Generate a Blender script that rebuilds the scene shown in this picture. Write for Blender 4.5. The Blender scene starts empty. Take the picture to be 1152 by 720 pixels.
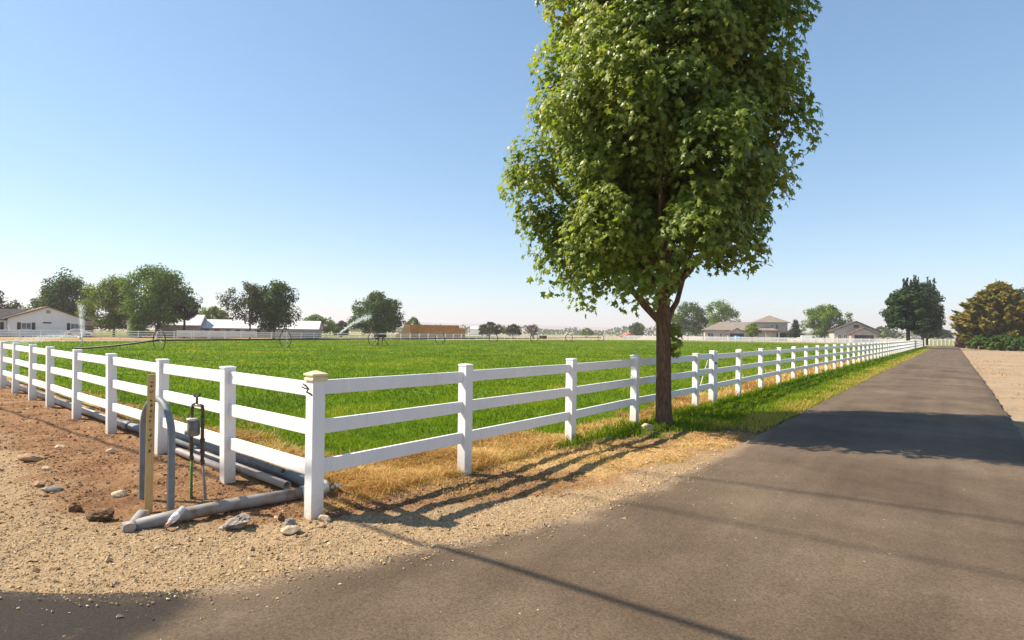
import bpy, math, random
import numpy as np
from mathutils import Vector, Matrix

rng = np.random.default_rng(11)
random.seed(11)
R = math.radians
COL = bpy.context.scene.collection

# ------------------------------------------------------------------ camera model
FPX, CAM = 630.0, 1.72
PH = math.atan(0.0127)
CP, SP = math.cos(PH), math.sin(PH)
SUN_EL = R(46)
SHD = np.array([0.99, -0.12]); SHD = SHD / np.linalg.norm(SHD)      # way the shadows fall


def ray(px, py):
    u, w = px - 576.0, py - 374.5
    return (u * CP + w * SP) / FPX, (-u * SP + w * CP) / FPX


def G(px, py):
    a, b = ray(px, py)
    Y = CAM / b
    return np.array([a * Y, Y])


def P(px, py, Y):
    a, b = ray(px, py)
    return np.array([a * Y, Y, CAM - b * Y])


def XZ(px, py, Y):
    p = P(px, py, Y)
    return p[0], p[2]


# road frame: d along the road, n to its right
DX, DY = 0.6186, 0.7857


def ST(x, y):
    return DX * x + DY * y, DY * x - DX * y


def XY(s, t):
    return DX * s + DY * t, DY * s - DX * t


CORNER = np.array([-1.82, 5.20])
LDIR = np.array([-0.764, 0.645]); LDIR /= np.linalg.norm(LDIR)
LOUT = np.array([-LDIR[1], LDIR[0]]); LOUT = LOUT if LOUT[1] < 0 else -LOUT
RDIR = np.array([math.cos(R(52.3)), math.sin(R(52.3))])
ROUT = np.array([RDIR[1], -RDIR[0]])


def lfd(x, y):      # distance outside the left fence, distance along it
    return (x - CORNER[0]) * LOUT[0] + (y - CORNER[1]) * LOUT[1], (x - CORNER[0]) * LDIR[0] + (y - CORNER[1]) * LDIR[1]


def rfd(x, y):
    return (x - CORNER[0]) * ROUT[0] + (y - CORNER[1]) * ROUT[1], (x - CORNER[0]) * RDIR[0] + (y - CORNER[1]) * RDIR[1]


_es = np.array([-40, -.6, 0.1, .5, .81, 1.17, 1.51, 2.29, 3.16, 3.68, 4.25, 5.22, 6.1, 7.1, 10, 22, 60, 170])
_et = np.array([-40, -22, -9, -6, -4.85, -4.35, -3.95, -3.62, -3.24, -3.02, -2.86, -2.74, -2.65, -2.61, -2.61, -2.68, -2.7, -2.75])


def tleft(s):
    return np.interp(s, _es, _et)


def tright(s):
    return np.interp(s, [-40, -1, 0, 2, 170], [40, 14, 5, 1.02, 0.98])


# ------------------------------------------------------------------ noise
def _h(ix, iy, seed):
    v = np.sin(ix * 127.1 + iy * 311.7 + seed * 74.7) * 43758.5453
    return v - np.floor(v)


def vnoise(x, y, seed=0):
    x = np.asarray(x, float); y = np.asarray(y, float)
    ix, iy = np.floor(x), np.floor(y)
    fx, fy = x - ix, y - iy
    fx = fx * fx * (3 - 2 * fx); fy = fy * fy * (3 - 2 * fy)
    a, b = _h(ix, iy, seed), _h(ix + 1, iy, seed)
    c, d = _h(ix, iy + 1, seed), _h(ix + 1, iy + 1, seed)
    return a + (b - a) * fx + (c - a) * fy + (a - b - c + d) * fx * fy


def fbm(x, y, seed=0, oct=4):
    v = 0; am = .5
    for k in range(oct):
        v = v + am * vnoise(x * 2 ** k, y * 2 ** k, seed + k * 7); am *= .5
    return v / (1 - .5 ** oct)


def sm(a, b, x):
    t = np.clip((x - a) / (b - a), 0, 1)
    return t * t * (3 - 2 * t)


# ------------------------------------------------------------------ materials
def new_mat(name):
    m = bpy.data.materials.new(name); m.use_nodes = True
    nt = m.node_tree; nt.nodes.clear()
    out = nt.nodes.new('ShaderNodeOutputMaterial')
    return m, nt, out


def nd(nt, typ, **kw):
    n = nt.nodes.new(typ)
    for k, v in kw.items():
        setattr(n, k, v)
    return n


def ramp(nt, fac, stops):
    r = nd(nt, 'ShaderNodeValToRGB')
    el = r.color_ramp.elements
    while len(el) < len(stops):
        el.new(0.5)
    for e, (p, c) in zip(el, stops):
        e.position = p; e.color = (*c, 1)
    nt.links.new(fac, r.inputs[0])
    return r.outputs[0]


def noise(nt, vec, scale, detail=4, rough=.55):
    n = nd(nt, 'ShaderNodeTexNoise')
    n.inputs['Scale'].default_value = scale; n.inputs['Detail'].default_value = detail
    n.inputs['Roughness'].default_value = rough
    nt.links.new(vec, n.inputs['Vector'])
    return n.outputs['Fac']


def mix(nt, fac, a, b, mode='MIX'):
    m = nd(nt, 'ShaderNodeMix', data_type='RGBA', blend_type=mode)
    for sock, v in ((m.inputs[0], fac), (m.inputs[6], a), (m.inputs[7], b)):
        if hasattr(v, 'links'):
            nt.links.new(v, sock)
        elif isinstance(v, (int, float)):
            sock.default_value = v
        else:
            sock.default_value = (*v, 1)
    return m.outputs[2]


def math_n(nt, op, a, b=0.0):
    m = nd(nt, 'ShaderNodeMath', operation=op)
    for i, v in enumerate((a, b)):
        if hasattr(v, 'links'):
            nt.links.new(v, m.inputs[i])
        else:
            m.inputs[i].default_value = v
    return m.outputs[0]


def bump(nt, h, strength, dist=.02):
    b = nd(nt, 'ShaderNodeBump')
    b.inputs['Strength'].default_value = strength; b.inputs['Distance'].default_value = dist
    nt.links.new(h, b.inputs['Height'])
    return b.outputs[0]


def principled(nt, out, color, rough=.8, spec=.3, normal=None, metal=0.0):
    p = nd(nt, 'ShaderNodeBsdfPrincipled')
    if hasattr(color, 'links'):
        nt.links.new(color, p.inputs['Base Color'])
    else:
        p.inputs['Base Color'].default_value = (*color, 1)
    if hasattr(rough, 'links'):
        nt.links.new(rough, p.inputs['Roughness'])
    else:
        p.inputs['Roughness'].default_value = rough
    p.inputs['Specular IOR Level'].default_value = spec
    p.inputs['Metallic'].default_value = metal
    if normal is not None:
        nt.links.new(normal, p.inputs['Normal'])
    nt.links.new(p.outputs[0], out.inputs[0])
    return p


def geo_pos(nt):
    return nd(nt, 'ShaderNodeNewGeometry').outputs['Position']


def obj_pos(nt):
    return nd(nt, 'ShaderNodeTexCoord').outputs['Object']


def simple(name, c1, c2, scale=6, rough=.7, spec=.3, bmp=.15, metal=0.0, stretch=None, lo=.35, hi=.65, bdist=.01):
    m, nt, out = new_mat(name)
    v = obj_pos(nt)
    if stretch:
        mp = nd(nt, 'ShaderNodeMapping'); mp.inputs['Scale'].default_value = stretch
        nt.links.new(v, mp.inputs[0]); v = mp.outputs[0]
    f = noise(nt, v, scale, 6, .62)
    c = ramp(nt, f, [(lo, c1), (hi, c2)])
    principled(nt, out, c, rough, spec, bump(nt, noise(nt, v, scale * 3, 5), bmp, bdist) if bmp else None, metal)
    return m


def foliage(name, stops, trans=.3, rough=.5, spec=.12, back=1.35):
    m, nt, out = new_mat(name)
    a = nd(nt, 'ShaderNodeAttribute', attribute_name='tint')
    c = ramp(nt, a.outputs['Fac'], stops)
    p = nd(nt, 'ShaderNodeBsdfPrincipled')
    nt.links.new(c, p.inputs['Base Color']); p.inputs['Roughness'].default_value = rough
    p.inputs['Specular IOR Level'].default_value = spec
    t = nd(nt, 'ShaderNodeBsdfTranslucent')
    tc = mix(nt, 1.0, c, (back, back * 1.05, back * .55), 'MULTIPLY')
    nt.links.new(tc, t.inputs[0])
    mx = nd(nt, 'ShaderNodeMixShader'); mx.inputs[0].default_value = trans
    nt.links.new(p.outputs[0], mx.inputs[1]); nt.links.new(t.outputs[0], mx.inputs[2])
    nt.links.new(mx.outputs[0], out.inputs[0])
    return m


M = {}


def vinyl(name, base, dirt, grime=.5):
    m, nt, out = new_mat(name)
    v = geo_pos(nt)
    f = noise(nt, v, 3.0, 6, .65)
    sep = nd(nt, 'ShaderNodeSeparateXYZ'); nt.links.new(v, sep.inputs[0])
    low = nd(nt, 'ShaderNodeMapRange'); low.inputs[1].default_value = 0.0; low.inputs[2].default_value = .32
    low.inputs[3].default_value = 1.0; low.inputs[4].default_value = 0.0
    nt.links.new(sep.outputs[2], low.inputs[0])
    splash = math_n(nt, 'MULTIPLY', low.outputs[0], noise(nt, v, 22, 4, .7))
    c = ramp(nt, f, [(.3, tuple(b * .93 for b in base)), (.6, base)])
    c = mix(nt, math_n(nt, 'MULTIPLY', splash, grime * 2), c, dirt)
    mp = nd(nt, 'ShaderNodeMapping'); mp.inputs['Scale'].default_value = (14, 14, 2.2)
    nt.links.new(v, mp.inputs[0])
    st = noise(nt, mp.outputs[0], 1.0, 4, .6)
    c = mix(nt, math_n(nt, 'MULTIPLY', math_n(nt, 'SUBTRACT', st, .52), grime), c, dirt)
    principled(nt, out, c, .38, .4, bump(nt, noise(nt, v, 9, 3), .04, .01))
    return m


M['vinyl'] = vinyl('vinyl', (.80, .80, .79), (.42, .30, .19))
M['cap'] = vinyl('cap_yellowed', (.74, .64, .38), (.4, .28, .15))
M['farvinyl'] = simple('far_vinyl', (.74, .74, .72), (.8, .8, .79), 1, .5, .3, 0)
M['pipe'] = simple('grey_pvc', (.17, .11, .07), (.25, .235, .225), 7, .6, .3, .1, lo=.36, hi=.52)
M['pipe_pale'] = simple('pale_pvc', (.28, .235, .21), (.42, .37, .34), 4, .55, .3, .05)
M['pipe_blue'] = simple('blue_grey_pvc', (.13, .135, .135), (.18, .205, .22), 7, .55, .3, .05, lo=.3, hi=.55)
M['pipe_dark'] = simple('pipe_inside', (.015, .015, .015), (.03, .03, .03), 4, .8, .2, 0)
M['stake'] = simple('stake_wood', (.50, .33, .13), (.66, .46, .20), 4, .75, .2, .15, stretch=(18, 18, 1.2))
M['ink'] = simple('ink', (.03, .015, .01), (.06, .03, .02), 8, .8, .2, 0)
M['rust'] = simple('rusted_iron', (.035, .028, .022), (.14, .085, .05), 30, .75, .3, .3)
M['castiron'] = simple('meter_body', (.10, .11, .11), (.20, .20, .20), 18, .55, .4, .1)
M['greenhose'] = simple('green_pipe', (.06, .14, .03), (.12, .22, .05), 12, .6, .3, .1)
M['galv'] = simple('galvanised', (.42, .41, .39), (.62, .60, .57), 20, .45, .5, .1, .3)
M['blackmetal'] = simple('dark_metal', (.02, .018, .015), (.06, .05, .04), 6, .6, .4, 0)
M['bark'] = simple('bark', (.085, .05, .032), (.23, .145, .095), 6, .9, .15, 1.0, stretch=(5, 5, 1.1), bdist=.03)
M['farbark'] = simple('far_bark', (.06, .045, .03), (.12, .09, .065), 3, .9, .1, 0)
M['rocktan'] = simple('tan_stone', (.36, .26, .16), (.58, .46, .32), 14, .85, .2, .5)
M['rockgrey'] = simple('grey_stone', (.14, .12, .105), (.36, .32, .28), 18, .9, .2, .8)
M['clod'] = simple('dark_clod', (.05, .03, .018), (.20, .12, .07), 25, .95, .1, 1.0)
M['rockred'] = simple('brown_stone', (.26, .15, .08), (.45, .30, .18), 16, .9, .2, .5)
M['wall_white'] = simple('white_siding', (.74, .74, .75), (.80, .80, .81), .6, .7, .2, 0)
M['wall_grey'] = simple('grey_siding', (.30, .27, .27), (.38, .34, .33), .6, .7, .2, 0)
M['wall_tan'] = simple('tan_stucco', (.36, .34, .315), (.46, .43, .40), .6, .8, .2, 0)
M['roof_brown'] = simple('brown_shingle', (.10, .065, .05), (.19, .125, .09), 1.2, .9, .15, .2)
M['roof_dark'] = simple('dark_shingle', (.05, .045, .045), (.10, .085, .08), 1.2, .9, .15, .2)
M['roof_tan'] = simple('tan_shingle', (.17, .145, .12), (.25, .215, .18), 1.0, .9, .15, .2)
M['trim_white'] = simple('white_trim', (.7, .7, .7), (.78, .78, .77), 1, .6, .3, 0)
M['trim_dark'] = simple('dark_trim', (.05, .035, .03), (.09, .06, .05), 1, .7, .2, 0)
M['shutter'] = simple('shutter', (.025, .025, .035), (.05, .05, .06), 1, .7, .2, 0)
M['glass'] = simple('window_glass', (.05, .07, .08), (.14, .17, .18), .8, .08, .5, 0)
M['metalroof'] = simple('metal_roof', (.55, .54, .55), (.70, .69, .70), .7, .45, .5, 0, stretch=(1, 1, 1))
M['hay'] = simple('hay', (.36, .165, .035), (.56, .29, .08), 2.2, .95, .1, .6, stretch=(1, 1, 3), bdist=.1)
M['hay_pale'] = simple('pale_hay', (.48, .28, .11), (.62, .40, .18), 2.2, .95, .1, .6, stretch=(1, 1, 3), bdist=.1)
M['redwall'] = simple('red_barn', (.28, .09, .05), (.38, .14, .08), 1, .85, .2, 0)
M['bluetarp'] = simple('blue_tarp', (.06, .30, .52), (.12, .42, .66), 2, .5, .4, .3)
M['carwhite'] = simple('white_paint', (.72, .72, .72), (.78, .78, .78), 1, .25, .5, 0)
M['rubber'] = simple('rubber', (.015, .015, .015), (.03, .03, .03), 5, .8, .2, 0)
M['polewood'] = simple('pole_wood', (.10, .07, .05), (.2, .15, .11), 5, .9, .15, .4, stretch=(8, 8, 1))
M['paper'] = simple('paper', (.62, .58, .55), (.75, .72, .70), 9, .9, .2, .2)


def plastic():
    m, nt, out = new_mat('clear_plastic')
    p = principled(nt, out, (.82, .84, .85), .15, .5)
    p.inputs['Transmission Weight'].default_value = .55
    p.inputs['IOR'].default_value = 1.3
    return m


M['plastic'] = plastic()


def spray_mat():
    m, nt, out = new_mat('water_drops')
    p = nd(nt, 'ShaderNodeBsdfPrincipled'); p.inputs['Base Color'].default_value = (.9, .92, .95, 1)
    p.inputs['Roughness'].default_value = .3; p.inputs['Transmission Weight'].default_value = .3
    t = nd(nt, 'ShaderNodeBsdfTranslucent'); t.inputs[0].default_value = (.9, .92, .95, 1)
    mx = nd(nt, 'ShaderNodeMixShader'); mx.inputs[0].default_value = .5
    nt.links.new(p.outputs[0], mx.inputs[1]); nt.links.new(t.outputs[0], mx.inputs[2])
    tr = nd(nt, 'ShaderNodeBsdfTransparent')
    m2 = nd(nt, 'ShaderNodeMixShader'); m2.inputs[0].default_value = .38
    nt.links.new(tr.outputs[0], m2.inputs[1]); nt.links.new(mx.outputs[0], m2.inputs[2])
    nt.links.new(m2.outputs[0], out.inputs[0])
    return m


M['spray'] = spray_mat()

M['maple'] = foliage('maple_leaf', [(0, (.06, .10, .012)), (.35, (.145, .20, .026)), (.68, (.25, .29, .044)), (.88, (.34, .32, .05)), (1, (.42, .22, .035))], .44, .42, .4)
M['leaf_dark'] = foliage('leaf_dark', [(0, (.020, .050, .007)), (.5, (.056, .105, .013)), (1, (.125, .18, .025))], .3, .6)
M['leaf_row'] = foliage('leaf_row', [(0, (.010, .026, .010)), (.5, (.026, .055, .018)), (1, (.06, .10, .025))], .16, .7)
M['leaf_mid'] = foliage('leaf_mid', [(0, (.04, .09, .006)), (.5, (.105, .18, .014)), (1, (.21, .27, .028))], .3, .6)
M['leaf_light'] = foliage('leaf_light', [(0, (.06, .11, .006)), (.5, (.15, .205, .016)), (1, (.28, .29, .035))], .3, .6)
M['leaf_olive'] = foliage('leaf_olive', [(0, (.03, .04, .015)), (.5, (.07, .08, .03)), (1, (.14, .14, .05))], .2, .7)
M['leaf_red'] = foliage('leaf_red', [(0, (.03, .012, .012)), (.5, (.075, .03, .025)), (1, (.13, .06, .04))], .2, .6)
M['conifer_brown'] = foliage('conifer_brown', [(0, (.055, .065, .010)), (.4, (.14, .14, .024)), (.75, (.26, .20, .04)), (1, (.42, .27, .08))], .28, .75)
M['conifer'] = foliage('conifer', [(0, (.010, .022, .010)), (.5, (.024, .045, .016)), (1, (.05, .075, .02))], .12, .75)
M['grass'] = foliage('pasture_grass', [(0, (.052, .100, .003)), (.4, (.112, .190, .004)), (.72, (.18, .245, .010)), (.9, (.30, .29, .03)), (1, (.42, .33, .08))], .42, .6, .1)
M['straw'] = foliage('straw', [(0, (.23, .105, .035)), (.35, (.46, .265, .09)), (.75, (.64, .44, .17)), (.93, (.74, .60, .32)), (1, (.16, .18, .04))], .25, .7, .25)


def ground_mat(kind):
    m, nt, out = new_mat(kind)
    v = geo_pos(nt)
    if kind == 'verge':
        def at(n):
            return nd(nt, 'ShaderNodeAttribute', attribute_name=n).outputs['Fac']
        n1 = noise(nt, v, 2.2, 8, .65); n2 = noise(nt, v, 26, 6, .7); n3 = noise(nt, v, 90, 4, .7)
        dirt = ramp(nt, n1, [(.3, (.12, .055, .024)), (.5, (.205, .105, .05)), (.72, (.33, .195, .10))])
        dirt = mix(nt, math_n(nt, 'MULTIPLY', ramp(nt, n2, [(.45, (0, 0, 0)), (.75, (1, 1, 1))]), .55), dirt, (.42, .27, .145))
        dirt = mix(nt, math_n(nt, 'MULTIPLY', ramp(nt, n3, [(.3, (1, 1, 1)), (.45, (0, 0, 0))]), .6), dirt, (.13, .07, .04))
        vo = nd(nt, 'ShaderNodeTexVoronoi'); vo.inputs['Scale'].default_value = 55
        nt.links.new(v, vo.inputs['Vector'])
        gcol = ramp(nt, vo.outputs['Color'], [(.1, (.15, .095, .048)), (.4, (.31, .22, .12)), (.7, (.41, .305, .175)), (.95, (.26, .21, .14))])
        gcol = mix(nt, ramp(nt, n1, [(.35, (.7, .7, .7)), (.7, (0, 0, 0))]), gcol, (.40, .27, .16))
        straw = ramp(nt, n2, [(.3, (.30, .17, .065)), (.6, (.50, .33, .14))])
        green = ramp(nt, n2, [(.3, (.035, .06, .012)), (.65, (.10, .13, .03))])
        c = mix(nt, at('gravel'), dirt, gcol)
        c = mix(nt, at('straw'), c, straw)
        c = mix(nt, at('green'), c, green)
        hb = math_n(nt, 'ADD', math_n(nt, 'MULTIPLY', n3, .4), n2)
        principled(nt, out, c, .95, .1, bump(nt, hb, .9, .03))
    elif kind == 'pasture':
        n1 = noise(nt, v, .12, 6, .6); n2 = noise(nt, v, 4, 6, .7)
        c = ramp(nt, n1, [(.35, (.085, .15, .004)), (.5, (.115, .185, .005)), (.65, (.165, .22, .011))])
        c = mix(nt, ramp(nt, n2, [(.3, (.65, .65, .65)), (.6, (0, 0, 0))]), c, (.03, .06, .008))
        s = nd(nt, 'ShaderNodeAttribute', attribute_name='straw').outputs['Fac']
        c = mix(nt, s, c, ramp(nt, n2, [(.3, (.22, .12, .04)), (.6, (.44, .28, .10))]))
        principled(nt, out, c, .95, .1, bump(nt, n2, 1.0, .12))
    elif kind == 'ground':
        n1 = noise(nt, v, .012, 5, .55); n2 = noise(nt, v, .6, 8, .7); n3 = noise(nt, v, 9, 6, .7)
        c = ramp(nt, n1, [(.42, (.40, .30, .17)), (.52, (.46, .35, .21)), (.58, (.26, .25, .09)), (.7, (.14, .18, .05))])
        near = nd(nt, 'ShaderNodeAttribute', attribute_name='lot').outputs['Fac']
        lot = ramp(nt, n2, [(.3, (.25, .18, .115)), (.6, (.37, .28, .185)), (.8, (.33, .27, .16))])
        lot = mix(nt, ramp(nt, n3, [(.4, (.5, .5, .5)), (.65, (0, 0, 0))]), lot, (.19, .13, .08))
        c = mix(nt, near, c, lot)
        principled(nt, out, c, .95, .1, bump(nt, math_n(nt, 'ADD', n2, n3), .6, .05))
    elif kind == 'field':
        n1 = noise(nt, v, .05, 6, .6); n2 = noise(nt, v, 1.4, 6, .7)
        c = ramp(nt, n1, [(.35, (.14, .17, .045)), (.6, (.24, .24, .07))])
        c = mix(nt, ramp(nt, n2, [(.3, (.5, .5, .5)), (.6, (0, 0, 0))]), c, (.08, .10, .03))
        principled(nt, out, c, .95, .1)
    elif kind == 'dryfield':
        n1 = noise(nt, v, .04, 6, .6); n2 = noise(nt, v, 1.4, 6, .7)
        c = ramp(nt, n1, [(.35, (.33, .19, .08)), (.6, (.42, .29, .13))])
        c = mix(nt, ramp(nt, n2, [(.4, (.6, .6, .6)), (.6, (0, 0, 0))]), c, (.16, .15, .045))
        principled(nt, out, c, .95, .1)
    elif kind == 'road':
        n1 = noise(nt, v, .55, 8, .62); n2 = noise(nt, v, 60, 5, .75); n3 = noise(nt, v, 220, 3, .7)
        mp = nd(nt, 'ShaderNodeMapping'); mp.vector_type = 'TEXTURE'
        mp.inputs['Rotation'].default_value = (0, 0, math.atan2(DY, DX)); mp.inputs['Scale'].default_value = (16, .55, 1)
        nt.links.new(v, mp.inputs[0])
        st = noise(nt, mp.outputs[0], 1.0, 5, .6)
        c = ramp(nt, n1, [(.32, (.084, .056, .034)), (.5, (.122, .086, .055)), (.66, (.160, .117, .078))])
        c = mix(nt, .6, c, ramp(nt, st, [(.3, (.55, .53, .52)), (.5, (.85, .85, .85)), (.7, (1.1, 1.1, 1.1))]), 'MULTIPLY')
        c = mix(nt, .75, c, ramp(nt, n2, [(.30, (.25, .24, .23)), (.5, (.95, .95, .95)), (.70, (1.6, 1.57, 1.52))]), 'MULTIPLY')
        old = nd(nt, 'ShaderNodeAttribute', attribute_name='old').outputs['Fac']
        oc = ramp(nt, n2, [(.3, (.012, .009, .007)), (.55, (.026, .019, .013)), (.78, (.075, .055, .037))])
        c = mix(nt, old, c, oc)
        dust = nd(nt, 'ShaderNodeAttribute', attribute_name='dust').outputs['Fac']
        df = math_n(nt, 'MULTIPLY', dust, ramp(nt, n2, [(.35, (0, 0, 0)), (.7, (1, 1, 1))]))
        c = mix(nt, df, c, (.40, .29, .18))
        vo = nd(nt, 'ShaderNodeTexVoronoi'); vo.inputs['Scale'].default_value = 7
        nt.links.new(v, vo.inputs['Vector'])
        speck = math_n(nt, 'LESS_THAN', vo.outputs['Distance'], .06)
        c = mix(nt, math_n(nt, 'MULTIPLY', speck, math_n(nt, 'GREATER_THAN', n1, .52)), c, (.38, .31, .24))
        n4 = noise(nt, v, 2.6, 7, .7)
        c = mix(nt, ramp(nt, n4, [(.60, (0, 0, 0)), (.78, (.28, .28, .28))]), c, (.26, .20, .14))
        c = mix(nt, ramp(nt, n4, [(.22, (.35, .35, .35)), (.4, (0, 0, 0))]), c, (.058, .045, .036))
        principled(nt, out, c, .85, .25, bump(nt, math_n(nt, 'ADD', n2, math_n(nt, 'MULTIPLY', n3, .6)), .5, .012))
    elif kind == 'hills':
        n1 = noise(nt, v, .003, 6, .6)
        c = ramp(nt, n1, [(.35, (.16, .13, .09)), (.65, (.28, .22, .15))])
        principled(nt, out, c, .95, .1)
    return m


for k in ('verge', 'pasture', 'ground', 'field', 'dryfield', 'road', 'hills'):
    M[k] = ground_mat(k)


def pebble_mat():
    m, nt, out = new_mat('pebbles')
    a = nd(nt, 'ShaderNodeAttribute', attribute_name='tint')
    c = ramp(nt, a.outputs['Fac'], [(0, (.09, .055, .03)), (.2, (.25, .16, .085)), (.5, (.36, .25, .135)), (.8, (.49, .365, .22)), (.92, (.66, .56, .42)), (1, (.22, .20, .18))])
    principled(nt, out, c, .9, .15)
    return m


M['pebble'] = pebble_mat()

# ------------------------------------------------------------------ object helpers
ORG = {}


def tag(o, label=None, cat=None, group=None, kind=None):
    if label: o['label'] = label
    if cat: o['category'] = cat
    if group: o['group'] = group
    if kind: o['kind'] = kind
    return o


def thing(name, label, cat, loc, group=None, rz=0.0):
    o = bpy.data.objects.new(name, None)
    o.empty_display_size = .3
    COL.objects.link(o)
    loc = tuple(float(v) for v in loc); loc = loc if len(loc) == 3 else (*loc, 0.0)
    o.location = loc; o.rotation_euler = (0, 0, rz)
    ORG[o.name] = np.array(loc)
    return tag(o, label, cat, group)


def org_of(o):
    while o is not None:
        if o.name in ORG:
            return ORG[o.name]
        o = o.parent
    return np.zeros(3)


class MB:
    def __init__(self):
        self.v = []; self.f = []; self.sm = []

    def add(self, vs, fs, smooth=False):
        b = len(self.v)
        self.v += [tuple(map(float, p)) for p in vs]
        self.f += [tuple(i + b for i in f) for f in fs]
        self.sm += [smooth] * len(fs)
        return self

    def box(self, x0, x1, y0, y1, z0, z1):
        vs = [(x, y, z) for z in (z0, z1) for y in (y0, y1) for x in (x0, x1)]
        return self.add(vs, [(0, 2, 3, 1), (4, 5, 7, 6), (0, 1, 5, 4), (2, 6, 7, 3), (0, 4, 6, 2), (1, 3, 7, 5)])

    def beam(self, p, q, w, h, up=(0, 0, 1)):
        p, q = Vector(p), Vector(q); d = (q - p).normalized(); up = Vector(up)
        s = d.cross(up).normalized(); u = s.cross(d).normalized()
        vs = []
        for c in (p, q):
            for a, b in ((-1, -1), (1, -1), (1, 1), (-1, 1)):
                vs.append(c + s * (a * w / 2) + u * (b * h / 2))
        return self.add(vs, [(3, 2, 1, 0), (4, 5, 6, 7), (0, 1, 5, 4), (1, 2, 6, 5), (2, 3, 7, 6), (3, 0, 4, 7)])

    def tube(self, pts, rad, n=10, caps=True, smooth=True):
        pts = [Vector(map(float, p)) for p in pts]
        rad = [rad] * len(pts) if isinstance(rad, (int, float)) else rad
        vs = []; ref = None
        for i, p in enumerate(pts):
            d = (pts[min(i + 1, len(pts) - 1)] - pts[max(i - 1, 0)]).normalized()
            if ref is None:
                ref = d.orthogonal().normalized()
            ref = (ref - d * ref.dot(d)).normalized()
            b = d.cross(ref)
            for k in range(n):
                a = 2 * math.pi * k / n
                vs.append(p + (ref * math.cos(a) + b * math.sin(a)) * rad[i])
        fs = []
        for i in range(len(pts) - 1):
            for k in range(n):
                k2 = (k + 1) % n
                fs.append((i * n + k, i * n + k2, (i + 1) * n + k2, (i + 1) * n + k))
        self.add(vs, fs, smooth)
        if caps:
            b = len(self.v) - len(vs)
            self.f.append(tuple(b + k for k in range(n))[::-1]); self.sm.append(False)
            self.f.append(tuple(b + (len(pts) - 1) * n + k for k in range(n))); self.sm.append(False)
        return self

    def hollow(self, p, q, r, wall=.008, n=16):      # an open-ended pipe
        p, q = Vector(map(float, p)), Vector(map(float, q)); d = (q - p).normalized(); a0 = d.orthogonal().normalized(); b0 = d.cross(a0)
        rings = [(p, r), (q, r), (q, r - wall), (q - d * min(.5, (q - p).length * .7), r - wall)]
        vs = []
        for c, rr in rings:
            for k in range(n):
                a = 2 * math.pi * k / n
                vs.append(c + (a0 * math.cos(a) + b0 * math.sin(a)) * rr)
        fs = []
        for i in range(3):
            for k in range(n):
                k2 = (k + 1) % n
                fs.append((i * n + k, i * n + k2, (i + 1) * n + k2, (i + 1) * n + k))
        fs.append(tuple(3 * n + k for k in range(n)))
        return self.add(vs, fs, True)

    def prism(self, poly, y0, y1):        # polygon in x-z, extruded along y
        n = len(poly)
        vs = [(x, y0, z) for x, z in poly] + [(x, y1, z) for x, z in poly]
        fs = [tuple(range(n)), tuple(range(2 * n - 1, n - 1, -1))] + [(i, i + n, (i + 1) % n + n, (i + 1) % n) for i in range(n)]
        return self.add(vs, fs)

    def build(self, name, mat, parent=None, world=False, loc=None, bevel=0.0):
        me = bpy.data.meshes.new(name)
        v = np.array(self.v, float).reshape(-1, 3)
        o = bpy.data.objects.new(name, me)
        if parent is not None and world:
            v = v - org_of(parent)
        if parent is None and loc is not None:
            loc = np.array([*loc, 0.0][:3], float)
            if world: v = v - loc
            o.location = loc
        me.from_pydata([tuple(p) for p in v], [], self.f)
        me.polygons.foreach_set('use_smooth', self.sm)
        if mat is not None: me.materials.append(mat)
        COL.objects.link(o)
        if parent is not None: o.parent = parent
        if bevel:
            b = o.modifiers.new('bevel', 'BEVEL'); b.width = bevel; b.segments = 2; b.limit_method = 'ANGLE'
        me.update()
        return o


def fast_mesh(name, V, T, mat, parent=None, attrs=None, smooth=False, loc=None):
    V = np.asarray(V, np.float32); T = np.asarray(T, np.int32)
    me = bpy.data.meshes.new(name)
    k = T.shape[1]
    me.vertices.add(len(V)); me.vertices.foreach_set('co', V.ravel())
    me.loops.add(T.size); me.loops.foreach_set('vertex_index', T.ravel())
    me.polygons.add(len(T)); me.polygons.foreach_set('loop_start', np.arange(0, T.size, k, dtype=np.int32))
    me.polygons.foreach_set('loop_total', np.full(len(T), k, np.int32))
    me.polygons.foreach_set('use_smooth', np.full(len(T), smooth))
    for an, arr in (attrs or {}).items():
        a = me.attributes.new(an, 'FLOAT', 'POINT'); a.data.foreach_set('value', np.asarray(arr, np.float32))
    me.update(calc_edges=True)
    me.materials.append(mat)
    o = bpy.data.objects.new(name, me); COL.objects.link(o)
    if parent is not None: o.parent = parent
    if loc is not None: o.location = loc
    return o


# ------------------------------------------------------------------ terrain
def verge_z(x, y):
    s, t = ST(x, y)
    e = tleft(s) - t
    z = (fbm(x * 1.3, y * 1.3, 3) - .5) * .10 + (fbm(x * 6, y * 6, 5) - .5) * .035
    z = z + (fbm(x * 22, y * 22, 8, 2) - .5) * .014
    lf, la = lfd(x, y)
    z = z * sm(-.05, .8, e) - .02 * (1 - sm(0, .3, e))
    far = np.hypot(x, y)
    return z * (1 - sm(25, 45, far)) - .05 * (1 - sm(-.35, -.02, e)) - .012


def bare_strip(x, y):
    lf, la = lfd(x, y)
    w = np.interp(la, [0, 1, 5, 8, 16, 30], [.62, .66, .55, .42, .36, .3])
    return (lf > -w + .22 * (fbm(x * 3, y * 3, 77) - .5)) & (la > .15)


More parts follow.
